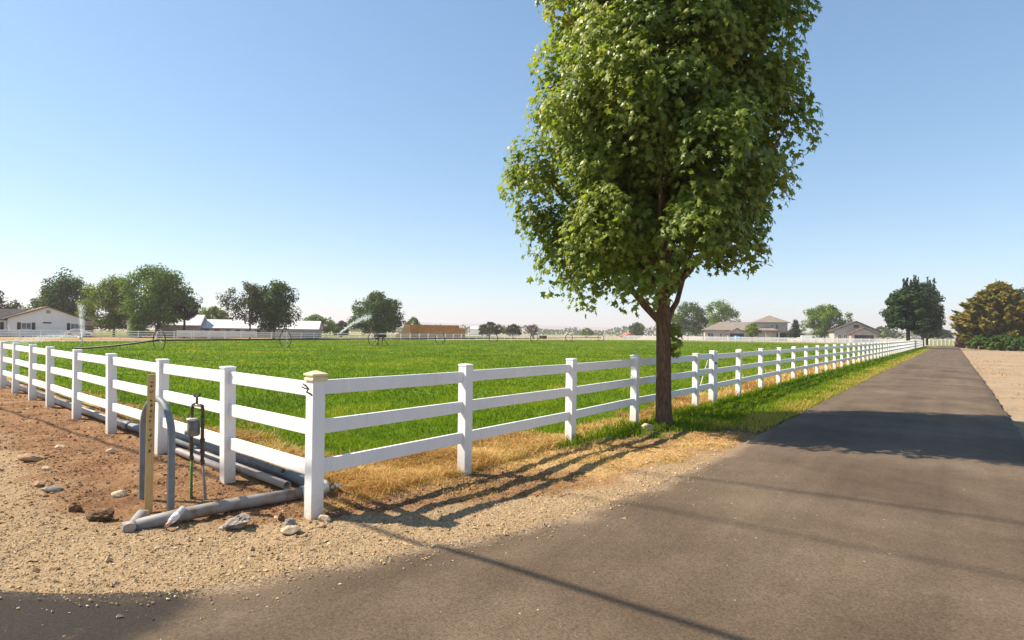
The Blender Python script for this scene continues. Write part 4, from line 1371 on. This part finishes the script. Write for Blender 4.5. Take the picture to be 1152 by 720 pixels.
tree('hedge_bush', 'bare reddish bush behind the far rail fence', 'bush', 600, 178, 591, 608, 364, 379, 'fan', 'leaf_red', 900, .30, trunk=False, seed=19, lump=.6)
tree('hedge_bush', 'lone bright green bush in the pale far field', 'bush', 660, 260, 652, 668, 368, 378, 'dome', 'leaf_mid', 900, .5, trunk=False, seed=20)
tree('leafy_tree', 'hazy dark tree above the small red roofed barn', 'tree', 717, 300, 706, 727, 362, 379, 'round', 'leaf_dark', 2000, .8, seed=21)
tree('leafy_tree', 'yellow green tree glimpsed just right of the maple trunk', 'tree', 752, 190, 738, 768, 346, 380, 'round', 'leaf_light', 3200, .5, seed=22)
tree('narrow_tree', 'dark columnar tree left of the tan house', 'tree', 774, 205, 758, 796, 337, 378, 'column', 'leaf_dark', 5200, .5, seed=23)
tree('leafy_tree', 'round topped tree just behind the left end of the tan roof', 'tree', 809, 225, 791, 828, 335, 378, 'round', 'leaf_mid', 5200, .52, seed=24, gap=.12)
tree('leafy_tree', 'small round tree in front of the tan house', 'tree', 846, 176, 839, 855, 362, 380, 'round', 'leaf_light', 2600, .30, seed=25)
tree('cone_tree', 'small pointed conifer between the tan house and the garage', 'tree', 895, 185, 886, 904, 358, 381, 'cone', 'conifer', 2600, .40, seed=26, leaf=SPR)
tree('leafy_tree', 'rounded green tree left of the garage', 'tree', 928, 190, 901, 952, 341, 379, 'round', 'leaf_mid', 6500, .5, seed=27, ncl=90)
# the row beside the drive
for i, (px, Y, x0, x1, yt, yb, lb) in enumerate([(1022, 92, 997, 1046, 322, 372, 'nearest dark tree of the row beside the drive, trunk against the white fence'),
                                               (1038, 116, 1019, 1057, 317, 374, 'second dark tree of the row beside the drive'),
                                               (1043, 142, 1028, 1059, 330, 380, 'farthest dark tree of the row beside the drive')]):
    o = tree('row_tree', lb, 'tree', px, Y, x0 + 2, x1 - 2, yt, yb, 'column', 'leaf_row', 10000 if i == 0 else 8000, .36 + .05 * i, seed=30 + i, tr_r=.3, ncl=110, group='dark trees in a row beside the drive', lump=.25)
    # upright leaders poking out of the top
    m = []
    rs = np.random.default_rng(70 + i)
    for k in range(7):
        a_ = rs.uniform(-.8, .8); zt = P(px, yt, Y)[2]; h_ = rs.uniform(.4, 1.6); w0 = (x1 - x0) * Y / FPX / 2
        nn = 90
        f = rs.uniform(0, 1, nn)
        m.append(np.stack([a_ * w0 + rs.normal(0, .28, nn) * (1 - f * .8), rs.normal(0, .6) + rs.normal(0, .25, nn) * (1 - f * .8), zt - 1.6 + f * (1.4 + h_)], 1))
    m = np.concatenate(m); n = len(m)
    leaf_mesh('leader_shoots', m, rs.normal(0, 1, (n, 3)), np.tile([0, 0, 1.], (n, 1)) + rs.normal(0, .3, (n, 3)), rs.uniform(.2, .42, n), SPR, rs.uniform(.1, .8, n), M['conifer'], o)

# big browned conifer at the right
CY = 98.0; CX = P(1122, 385, CY)[0]
root = thing('conifer_tree', 'big spreading brown green conifer on the right side of the drive', 'tree', (CX, CY))
rs = np.random.default_rng(5)
zt = P(1115, 309, CY)[2]
P_, N_, T_, ti = [], [], [], []
stem = MB()
stem.tube([(0, 0, -.2), (0, 0, zt * .5), (-.4, 0, zt * .95)], [.35, .22, .04], 8)
for k in range(340):
    hz = rs.uniform(.04, 1) ** .85; th0 = rs.uniform(0, 2 * math.pi)
    reach = np.interp(hz, [0, .1, .3, .5, .7, .85, .95, 1], [5.6, 6.3, 6.1, 5.2, 3.9, 2.3, 1.1, .3]) * rs.uniform(.72, 1.1)
    if k < 5: th0 = math.pi + rs.uniform(-.4, .4); hz = [.42, .5, .3, .6, .2][k]; reach = [7.4, 6.9, 6.6, 6.2, 6.4][k]
    z0 = hz * zt * .86; rise = rs.uniform(.10, .42) * reach
    d3 = np.array([math.cos(th0), math.sin(th0), 0])
    tn = rs.normal(0, .14) + (.22 if hz > .25 else -.15) * (rs.uniform() > .35)
    nn = 110
    f = rs.uniform(.25, 1, nn) ** .8
    sp_ = (1.15 - f) * .75
    pp = d3[None] * (reach * f)[:, None] + np.array([0, 0, 1.])[None] * (z0 + rise * f ** 1.5)[:, None] + rs.normal(0, 1, (nn, 3)) * sp_[:, None] * np.array([.7, .7, .5])
    P_.append(pp); N_.append(np.array([0, 0, .8]) + rs.normal(0, .6, (nn, 3))); T_.append(d3[None] * 1.0 + np.array([0, 0, .45]) + rs.normal(0, .35, (nn, 3))); ti.append(.42 + tn + rs.normal(0, .15, nn))
    if k % 4 == 0:
        stem.tube([(0, 0, z0), tuple(d3 * reach * .5 + np.array([0, 0, z0 + rise * .35])), tuple(d3 * reach * .92 + np.array([0, 0, z0 + rise * .9]))], [.09, .05, .015], 5)
P_, N_, T_, ti = map(np.concatenate, (P_, N_, T_, ti)); P_[:, 2] = np.maximum(P_[:, 2], .1)
leaf_mesh('crown', P_, N_, T_, rs.uniform(.35, .8, len(P_)), SPR, ti, M['conifer_brown'], root)
stem.build('trunk', M['farbark'], root)
tree('purple_bush', 'dark purple bush at the foot of the conifer beside the drive', 'bush', 1085, 106, 1078, 1094, 369, 391, 'dome', 'leaf_red', 2600, .36, trunk=False, seed=41, group='bushes right of the drive')
tree('hedge_bush', 'dark green bush right of the purple bush, under the conifer', 'bush', 1103, 96, 1092, 1116, 376, 392, 'dome', 'leaf_dark', 3000, .34, trunk=False, seed=42, group='bushes right of the drive')
tree('hedge_bush', 'wide green bush under the middle of the conifer', 'bush', 1127, 88, 1112, 1143, 375, 394, 'dome', 'leaf_dark', 4200, .34, trunk=False, seed=43, group='bushes right of the drive')
tree('hedge_bush', 'dark bush at the right edge of the photo under the conifer', 'bush', 1152, 86, 1137, 1170, 378, 396, 'dome', 'leaf_dark', 3600, .34, trunk=False, seed=44, group='bushes right of the drive')
tree('cone_tree', 'dark evergreen behind the right flank of the big conifer', 'tree', 1150, 116, 1120, 1185, 322, 392, 'egg', 'conifer', 7000, .5, seed=45, leaf=SPR, group=None)
tree('hedge_bush', 'dark green bush beyond the fence across the drive end', 'bush', 1063, 240, 1056, 1071, 370, 381, 'dome', 'conifer', 1200, .55, trunk=False, seed=46)
tree('leafy_tree', 'low dark tree between the garage and the row of dark trees', 'tree', 992, 320, 978, 1012, 367, 380, 'dome', 'leaf_dark', 2600, .9, trunk=False, seed=47)

# the far wood along the horizon reads as one mass
n = 16000
xx = rng.uniform(-1500, 1900, n); yy = 700 + 260 * vnoise(xx * .004, xx * 0, 3) + rng.uniform(0, 60, n)
hz = (3.0 + 9 * fbm(xx * .012, xx * 0 + 2, 17) ** 1.3 + 6 * vnoise(xx * .05, xx * 0, 19) ** 2)
pos = np.stack([xx, yy, rng.uniform(0, 1, n) ** .8 * hz], 1)
o = leaf_mesh('far_wood', pos, rng.normal(0, 1, (n, 3)) + np.array([0, -.6, .4]), rng.normal(0, 1, (n, 3)), rng.uniform(2.2, 4.8, n), (LEAF_CARD_V, LEAF_CARD_T), rng.uniform(.1, .9, n), M['leaf_dark'], None)
tag(o, 'hazy line of distant trees along the horizon', 'far trees', kind='stuff')


# ------------------------------------------------------------------ buildings (local x to the right, y away, front at y = 0)
def win(root, x0, x1, z0, z1, y=0, shut=True, normal=-1, name='window'):
    m = MB(); f = .09
    m.box(x0, x1, y - .06, y - .002, z0, z0 + f); m.box(x0, x1, y - .06, y - .002, z1 - f, z1); m.box(x0, x0 + f, y - .06, y - .002, z0 + f, z1 - f); m.box(x1 - f, x1, y - .06, y - .002, z0 + f, z1 - f)
    m.box((x0 + x1) / 2 - .03, (x0 + x1) / 2 + .03, y - .055, y - .004, z0 + f, z1 - f)
    w = m.build(name, M['trim_white'], root)
    p = MB(); p.box(x0 + f, x1 - f, y - .03, y - .006, z0 + f, z1 - f); p.build('pane', M['glass'], w)
    if shut:
        for a_, b_ in ((x0 - .52, x0 - .04), (x1 + .04, x1 + .52)):
            s_ = MB(); s_.box(a_, b_, y - .05, y - .003, z0 - .03, z1 + .03); s_.build('shutter', M['shutter'], root)
    return w


def gable_roof(x0, x1, y0, y1, ze, zr, oh=.5, th=.18, along='y'):
    """ridge along y (gable faces the front) or along x"""
    m = MB()
    if along == 'y':
        xm = (x0 + x1) / 2; sl = (zr - ze) / (xm - x0)
        poly = [(x0 - oh, ze - oh * sl), (xm, zr), (x1 + oh, ze - oh * sl), (x1 + oh, ze - oh * sl + th), (xm, zr + th), (x0 - oh, ze - oh * sl + th)]
        m.prism(poly, y0 - oh, y1 + oh)
    else:
        ym = (y0 + y1) / 2; sl = (zr - ze) / (ym - y0)
        poly = [(y0 - oh, ze - oh * sl), (ym, zr), (y1 + oh, ze - oh * sl), (y1 + oh, ze - oh * sl + th), (ym, zr + th), (y0 - oh, ze - oh * sl + th)]
        m.prism(poly, x0 - oh, x1 + oh)
        m.v = [(b, a, c) for a, b, c in m.v]
        m.f = [f[::-1] for f in m.f]
    return m


def gable_wall(x0, x1, y0, y1, ze, zr, along='y'):
    m = MB()
    if along == 'y':
        m.prism([(x0, 0), (x0, ze), ((x0 + x1) / 2, zr), (x1, ze), (x1, 0)][::-1], y0, y1)
    else:
        m.prism([(y0, 0), (y0, ze), ((y0 + y1) / 2, zr), (y1, ze), (y1, 0)][::-1], x0, x1)
        m.v = [(b, a, c) for a, b, c in m.v]; m.f = [f[::-1] for f in m.f]
    return m


def hip_roof(x0, x1, y0, y1, ze, zr, oh=.6, th=.2):
    m = MB(); x0 -= oh; x1 += oh; y0 -= oh; y1 += oh
    w = min(x1 - x0, y1 - y0) / 2; ym = (y0 + y1) / 2
    a, b = ((x0 + w, ym), (x1 - w, ym)) if (x1 - x0) >= (y1 - y0) else (((x0 + x1) / 2, y0 + w), ((x0 + x1) / 2, y1 - w))
    if abs(a[0] - b[0]) < .01 and abs(a[1] - b[1]) < .01: b = (b[0] + .05, b[1])
    vs = [(x0, y0, ze), (x1, y0, ze), (x1, y1, ze), (x0, y1, ze), (x0, y0, ze + th), (x1, y0, ze + th), (x1, y1, ze + th), (x0, y1, ze + th), (*a, zr), (*b, zr)]
    fs = [(3, 2, 1, 0), (0, 1, 5, 4), (1, 2, 6, 5), (2, 3, 7, 6), (3, 0, 4, 7)]
    if (x1 - x0) >= (y1 - y0):
        fs += [(4, 5, 9, 8), (5, 6, 9), (6, 7, 8, 9), (7, 4, 8)]
    else:
        fs += [(4, 5, 8), (5, 6, 9, 8), (6, 7, 9), (7, 4, 8, 9)]
    return m.add(vs, fs)


# white gabled house, left
hY = 101
g0 = P(54, 378, hY)
hw = thing('house', 'white gabled house with dark shutters behind the far left fence', 'house', (g0[0], g0[1]), rz=R(48))
W2 = 5.4
gable_wall(-W2, W2, 0, 9, 3.15, 5.25).build('wall', M['wall_white'], hw)
gable_roof(-W2, W2, 0, 9, 3.2, 5.32, .55, .16).build('roof', M['roof_brown'], hw)
win(hw, -3.7, -2.3, 1.25, 2.45); win(hw, 3.2, 4.5, 1.25, 2.45)
m = MB(); m.box(-.75, .45, -.05, -.003, 2.35, 2.6); m.build('name_plaque', M['shutter'], hw)
m = MB(); m.box(-.3, .3, -.06, -.003, 4.15, 4.75); m.build('gable_vent', M['wall_grey'], hw)
m = MB(); m.tube([(-W2 + .2, -.5, 0), (-W2 + .2, -.5, 2.95)], .09, 8); m.build('porch_post', M['trim_white'], hw)
MB().box(-W2 - 9, -W2 - .01, 1.8, 8.4, 0, 3.1).build('wall', M['wall_white'], hw)
gable_roof(-W2 - 9, -W2 + 2.2, 1.8, 8.4, 3.1, 4.75, .6, .16, 'x').build('roof', M['roof_dark'], hw)
win(hw, -W2 - 2.1, -W2 - .9, 1.2, 2.45, 1.8)
win(hw, -W2 - 6.6, -W2 - 5.2, 1.2, 2.45, 1.8)

sh = thing('shed', 'dark roofed shed just right of the white gabled house', 'shed', tuple(P(90, 378, 112)[:2]), rz=R(40))
MB().box(-2.2, 2.2, 0, 5, 0, 2.2).build('wall', M['wall_grey'], sh); gable_roof(-2.2, 2.2, 0, 5, 2.2, 3.9, .3, .12, 'x').build('roof', M['roof_dark'], sh)
m = MB(); m.box(-1.0, .1, -.05, -.003, 0, 1.9); m.build('door', M['shutter'], sh)

ws = thing('shed', 'narrow white gabled shed below the largest far tree', 'shed', tuple(P(149, 378, 106)[:2]), rz=R(25))
gable_wall(-.9, .9, 0, 3.5, 2.7, 4.0).build('wall', M['trim_white'], ws); gable_roof(-.9, .9, 0, 3.5, 2.72, 4.06, .2, .1).build('roof', M['metalroof'], ws)


def barn(name, label, px0, px1, Y, ytop, yeave, depth, rz, wall, gable=None):
    x0 = P(px0, 378, Y); x1 = P(px1, 378, Y)
    L = (x1[0] - x0[0]) / math.cos(rz) * .97
    ze = P((px0 + px1) / 2, yeave, Y)[2]; zr = P((px0 + px1) / 2, ytop, Y)[2]
    root = thing(name, label, 'barn', ((x0[0] + x1[0]) / 2, Y), rz=rz)
    gable_wall(-L / 2, L / 2, 0, depth, ze, zr, 'x').build('wall', M[wall], root)
    gable_roof(-L / 2, L / 2, 0, depth, ze + .03, zr + .05, .3, .1, 'x').build('roof', M['metalroof'], root)
    rb = MB(); nrib = int(L / 2.4)
    sl = (zr - ze) / (depth / 2)
    for k in range(nrib + 1):
        xk = -L / 2 + L * k / nrib
        rb.beam((xk, -.28, ze + .145 - .28 * sl), (xk, depth / 2, zr + .165), .10, .05)
    rb.build('roof_ribs', M['wall_white'], root)
    if gable:
        MB().prism([(0, 0), (0, ze - .05), (depth / 2, zr - .05), (depth, ze - .05), (depth, 0)], 0, .03)
        g_ = MB(); g_.add([(-L / 2 - .03, y_, z_) for y_, z_ in ((0, 0), (0, ze), (depth / 2, zr), (depth, ze), (depth, 0))] + [(-L / 2 - .005, y_, z_) for y_, z_ in ((0, 0), (0, ze), (depth / 2, zr), (depth, ze), (depth, 0))],
                          [(0, 1, 2, 3, 4), (9, 8, 7, 6, 5)] + [(i, i + 5, (i + 1) % 5 + 5, (i + 1) % 5) for i in range(5)])
        g_.build('end_wall', M[gable], root)
    return root, L, ze


r_, L, ze = barn('barn', 'grey walled barn with a shiny ribbed roof behind the largest far tree', 178, 221, 116, 354, 365.5, 8, R(18), 'wall_grey')
r_, L, ze = barn('barn', 'long low white roofed barn behind the ragged trees', 224, 354, 122, 360.5, 369.5, 9, R(14), 'wall_grey', 'trim_white')
for k in range(6):
    m = MB(); xk = -L / 2 + 2.2 + k * 2.0; m.box(xk, xk + 1.0, -.05, -.003, ze - 1.1, ze - .35); m.build('window', M['shutter'], r_)

# haystack
hsY = 150
hx0, hx1 = P(455, 378, hsY)[0], P(521, 378, hsY)[0]
zt_ = P(490, 365.5, hsY)[2]
hs_ = thing('haystack', 'long orange brown haystack behind the far fence', 'haystack', ((hx0 + hx1) / 2, hsY))
Lh = hx1 - hx0
m = MB(); cols = 9
for r0 in range(5):
    for c0_ in range(cols):
        w = Lh / cols; x0 = -Lh / 2 + c0_ * w
        dy = random.uniform(-.12, .12); hh_ = zt_ / 5
        if r0 == 4 and c0_ >= cols - 1: continue
        if r0 == 3 and c0_ >= cols: continue
        m.box(x0 + .02, x0 + w - .02, dy, 7 + dy, r0 * hh_, (r0 + 1) * hh_ - .03)
m.build('bale_stack', M['hay'], hs_)
m = MB()
for r0 in range(5):
    m.box(-Lh / 2 - .05, -Lh / 2 - .02 + 1.6, -.3 + random.uniform(-.1, .1), 2.4, r0 * zt_ / 5 + (.02 if r0 else 0), (r0 + 1) * zt_ / 5)
m.build('end_bales', M['hay_pale'], hs_)
lx0 = P(446, 378, 147)[0]
ls_ = thing('haystack', 'low pale pile of hay bales at the left end of the long haystack', 'haystack', (lx0 + 1.8, 147))
m = MB()
for (a_, b_, c_, d_) in ((-1.9, -.1, 0, .95), (-.05, 1.7, 0, .95), (-1.2, .5, .97, 1.75), (.55, 1.75, .97, 1.9)):
    m.box(a_, b_, random.uniform(-.2, 0), 1.6, c_, d_)
m.build('bale_stack', M['hay_pale'], ls_)

# small red barn and a white building far out
rb_ = thing('barn', 'tiny red roofed barn in the distance left of the maple trunk', 'barn', tuple(P(710, 378, 215)[:2]), rz=R(10))
gable_wall(-2.6, 2.6, 0, 5, 1.0, 2.0).build('wall', M['wall_tan'], rb_); gable_roof(-2.6, 2.6, 0, 5, 1.0, 2.15, .4, .2).build('roof', M['redwall'], rb_)
wb = thing('barn', 'tiny white roofed building on the horizon right of the haystack', 'barn', tuple(P(535, 378, 420)[:2]))
MB().box(-4, 4, 0, 6, 0, 4.5).build('wall', M['wall_white'], wb); gable_roof(-4, 4, 0, 6, 4.5, 6.2, .3, .2, 'x').build('roof', M['metalroof'], wb)

# tan hipped house
rY = 192
rx = P(838, 378, rY)[0]
k_ = rY / FPX
th_ = thing('house', 'tan house with brown hip roofs and an upper storey', 'house', (rx, rY), rz=R(-14))
xa, xb = (793 - 838) * k_ * 1.02, (886 - 838) * k_ * 1.02
MB().box(xa + 1, xb - 5.0, 0, 11, 0, 3.5).build('wall', M['wall_tan'], th_)
hip_roof(xa + 1, xb - 5.0, 0, 11, 3.5, 6.6, .8).build('roof', M['roof_tan'], th_)
ux0, ux1 = (851 - 838) * k_, (883 - 838) * k_
MB().box(ux0, ux1, 1.5, 11.5, 0, 6.3).build('upper_wall', M['wall_tan'], th_)
hip_roof(ux0, ux1, 1.5, 11.5, 6.3, 9.0, .8).build('upper_roof', M['roof_tan'], th_)
MB().box((858 - 838) * k_, (884 - 838) * k_, -2.2, 1.49, 3.0, 3.25).build('porch_roof', M['roof_tan'], th_)
MB().box((858 - 838) * k_ + .3, (870 - 838) * k_, -1.2, 1.49, 0, 2.99).build('porch_wall', M['wall_tan'], th_)
for a_ in (872, 883):
    m = MB(); m.box((a_ - 838) * k_ - .15, (a_ - 838) * k_ + .15, -2.0, -1.7, 0, 2.99); m.build('porch_post', M['trim_white'], th_)
MB().box((870.5 - 838) * k_, (882 - 838) * k_, 1.40, 1.497, .1, 2.7).build('porch_opening', M['shutter'], th_)
win(th_, (865 - 838) * k_, (868 - 838) * k_, 4.2, 5.9, 1.5, False); win(th_, (870.5 - 838) * k_, (874 - 838) * k_, 4.2, 5.9, 1.5, False)
win(th_, (798 - 838) * k_, (805 - 838) * k_, .9, 2.7, 0, False); win(th_, (811 - 838) * k_, (814 - 838) * k_, .3, 2.7, 0, False); 
gx0, gx1 = (819 - 838) * k_, (838 - 838) * k_
gable_wall(gx0, gx1, -2.4, -.01, 2.6, 4.1).build('garage_wall', M['wall_tan'], th_); gable_roof(gx0, gx1, -2.4, 2.2, 2.62, 4.25, .5, .2).build('garage_roof', M['roof_tan'], th_)
MB().box(gx0 + .7, gx1 - .7, -2.46, -2.403, .05, 2.5).build('garage_door', M['shutter'], th_)
tp = thing('tarp_load', 'bright blue tarp covered load parked before the tan house', 'tarp', tuple(P(829, 378, 184)[:2]))
mb = MB(); blob(mb, (0, 0, .95), 1.3, 1.0, .9, rough=.5, seed=77); mb.build('tarp', M['bluetarp'], tp)
m = MB(); m.box(-1.2, 1.2, -.8, .8, .05, .35); m.build('pallet', M['polewood'], tp)

# garage house right
gY = 176
gx_ = P(963, 378, gY)[0]; k_ = gY / FPX
gh = thing('house', 'grey gabled garage house left of the row of dark trees', 'house', (gx_, gY), rz=R(-20))
wv = 6.1
gable_wall(-wv, wv, 0, 9, 3.7, 6.5).build('wall', M['wall_tan'], gh); gable_roof(-wv, wv, 0, 9, 3.75, 6.6, .6, .25).build('roof', M['roof_dark'], gh)
gable_wall(-1.9, 5.0, -2.5, -.01, 2.9, 4.4).build('garage_wall', M['wall_tan'], gh); gable_roof(-1.9, 5.0, -2.5, 1.5, 2.92, 4.5, .5, .22).build('garage_roof', M['roof_brown'], gh)
MB().box(-.9, 4.2, -2.57, -2.503, .05, 2.4).build('garage_door', M['shutter'], gh)
win(gh, -5.0, -4.0, 1.0, 2.6, 0, False); win(gh, -3.4, -2.4, 1.0, 2.6, 0, False); 
m = MB(); m.box(-.7, .7, -.06, -.003, 4.7, 5.6); m.build('gable_window', M['shutter'], gh)


def car(name, label, cat, loc, L, W, H, rz, van):
    t = thing(name, label, cat, loc, rz=rz)
    if van:
        prof = [(-L / 2, .35), (L / 2, .35), (L / 2, .95), (L / 2 - .5, 1.15), (L / 2 - 1.1, H), (-L / 2 + .1, H), (-L / 2, H - .2)]
    else:
        prof = [(-L / 2, .32), (L / 2, .32), (L / 2, .75), (L / 2 - 1.1, .92), (L / 2 - 1.8, H), (-L / 2 + 1.2, H), (-L / 2 + .35, .95), (-L / 2, .9)]
    m = MB(); m.prism(prof[::-1], -W / 2, W / 2); m.build('body', M['carwhite'], t, bevel=.06)
    g_ = MB(); za, zb = H * .58, H * .90
    if van:
        g_.prism([(L / 2 - 1.9, za), (L / 2 - .95, za), (L / 2 - 1.3, zb), (L / 2 - 1.9, zb)][::-1], -W / 2 - .012, W / 2 + .012)
    else:
        g_.prism([(-L / 2 + .8, za + .12), (L / 2 - 1.4, za + .12), (L / 2 - 1.9, zb), (-L / 2 + 1.3, zb)][::-1], -W / 2 - .012, W / 2 + .012)
    g_.build('side_windows', M['glass'], t)
    for sx in (-L / 2 + .85, L / 2 - .9):
        for sy in (-W / 2 - .01, W / 2 + .01):
            w_ = MB(); w_.tube([(sx, sy - .1, .33), (sx, sy + .1, .33)], .33, 16); w = w_.build('wheel', M['rubber'], t)
            r__ = MB(); r__.tube([(sx, sy - .11, .33), (sx, sy + .11, .33)], .19, 12); r__.build('rim', M['galv'], w)
    return t


car('parked_van', 'white van parked behind the far fence left of the garage', 'van', tuple(P(911, 378, 172)[:2]), 4.9, 1.9, 2.05, R(-20), True)
car('parked_car', 'white car parked just left of the white van', 'car', tuple(P(899, 378, 174)[:2]), 4.2, 1.75, 1.45, R(160), False)
car('parked_car', 'white car parked at the right end of the white gabled house', 'car', tuple(P(90, 378, 98)[:2]), 4.2, 1.75, 1.45, R(30), False)

# ------------------------------------------------------------------ overhead cables along the cross street (their shadows cross the drive)
def cable(g_a, g_b, h, r, label):
    a_ = np.array(g_a) - SHD * h / math.tan(SUN_EL); b_ = np.array(g_b) - SHD * h / math.tan(SUN_EL)
    d = (b_ - a_) / np.linalg.norm(b_ - a_)
    k0 = -34.0; k1 = 16.0
    p = a_ + d * k0; q = a_ + d * k1
    o = MB().tube([(*p, h), (*q, h)], r, 8).build('overhead_cable', M['rubber'], world=True, loc=(*p, h))
    tag(o, label, 'cable', 'overhead cables along the cross street')
    return p, q


A1 = cable(G(490, 615), G(820, 720), 6.4, .030, 'thickest black overhead cable, the lowest on the poles')
A2 = cable(G(794, 541), G(1152, 592), 14.0, .024, 'black overhead cable on the road side of the poles')
A3 = cable(G(742, 575), G(1152, 655), 13.2, .017, 'thin black overhead cable between the other two')
for i, kk in enumerate((0, 1)):
    c_ = (A1[kk] + A2[kk]) / 2
    d = A1[1] - A1[0]; d /= np.linalg.norm(d)
    t_ = thing('utility_pole', ['wooden utility pole at the left end of the overhead cables', 'wooden utility pole at the right end of the overhead cables'][i], 'utility pole', c_)
    MB().tube([(0, 0, -.5), (0, 0, 14.8)], [.19, .12], 14).build('pole', M['polewood'], t_)
    m = MB()
    half = np.linalg.norm(A1[kk] - A2[kk]) / 2 + .4; pd = np.array([-d[1], d[0]])
    m.beam((*(-pd * half), 13.9), (*(pd * half), 13.9), .10, .12); m.build('crossarm', M['polewood'], t_)
    m = MB(); m.beam((*(-pd * half), 6.3), (*(pd * half), 6.3), .08, .10); m.build('crossarm', M['polewood'], t_)

# ------------------------------------------------------------------ haze
m = MB(); m.box(-7000, 7000, -7000, 7000, -3.2, 130)
hz_ = m.build('haze', None)
hm = bpy.data.materials.new('haze'); hm.use_nodes = True; nt = hm.node_tree; nt.nodes.clear()
out = nt.nodes.new('ShaderNodeOutputMaterial'); pv = nt.nodes.new('ShaderNodeVolumePrincipled')
pv.inputs['Color'].default_value = (1.0, .90, .93, 1); pv.inputs['Density'].default_value = .00036; pv.inputs['Anisotropy'].default_value = .1
nt.links.new(pv.outputs[0], out.inputs['Volume']); hz_.data.materials.append(hm)
tag(hz_, 'pale summer haze over the fields', 'haze', kind='stuff')

# ------------------------------------------------------------------ light, sky, camera
sc = bpy.context.scene
w = bpy.data.worlds.new('World'); sc.world = w; w.use_nodes = True
nt = w.node_tree; bg = nt.nodes['Background']
sky = nt.nodes.new('ShaderNodeTexSky'); sky.sky_type = 'NISHITA'; sky.sun_disc = False
sky.sun_elevation = SUN_EL; sun_dir = -SHD
sky.sun_rotation = math.atan2(sun_dir[0], sun_dir[1])
sky.air_density = 1.0; sky.dust_density = .7; sky.ozone_density = 2.0; sky.altitude = 700
gm = nt.nodes.new('ShaderNodeGamma'); gm.inputs[1].default_value = .68; nt.links.new(sky.outputs[0], gm.inputs[0])
hs_n = nt.nodes.new('ShaderNodeHueSaturation'); hs_n.inputs['Saturation'].default_value = 1.25; nt.links.new(gm.outputs[0], hs_n.inputs['Color'])
nt.links.new(mix(nt, 1.0, hs_n.outputs[0], (.83, .99, 1.02), 'MULTIPLY'), bg.inputs[0]); bg.inputs[1].default_value = .142
ld = bpy.data.lights.new('sun', 'SUN'); ld.energy = 4.9; ld.angle = R(.55); ld.color = (1, .89, .73)
lo = bpy.data.objects.new('sun', ld); COL.objects.link(lo)
dirv = Vector((SHD[0] * math.cos(SUN_EL), SHD[1] * math.cos(SUN_EL), -math.sin(SUN_EL)))
lo.rotation_euler = dirv.to_track_quat('-Z', 'Y').to_euler(); lo.location = (-20, 0, 40)

cd = bpy.data.cameras.new('camera'); co = bpy.data.objects.new('camera', cd); COL.objects.link(co)
cd.sensor_width = 36; cd.lens = FPX / 1152 * 36; cd.shift_y = 14.5 / 1152; cd.clip_end = 30000; cd.clip_start = .05
rt = Vector((CP, 0, SP)); up = Vector((-SP, 0, CP)); bk = Vector((0, -1, 0))
co.matrix_world = Matrix(((rt.x, up.x, bk.x, 0), (rt.y, up.y, bk.y, 0), (rt.z, up.z, bk.z, CAM), (0, 0, 0, 1)))
sc.camera = co
vs_ = sc.view_settings
vs_.view_transform = 'Standard'; vs_.look = 'None'; vs_.gamma = 1; vs_.use_curve_mapping = False; vs_.exposure = 1.12
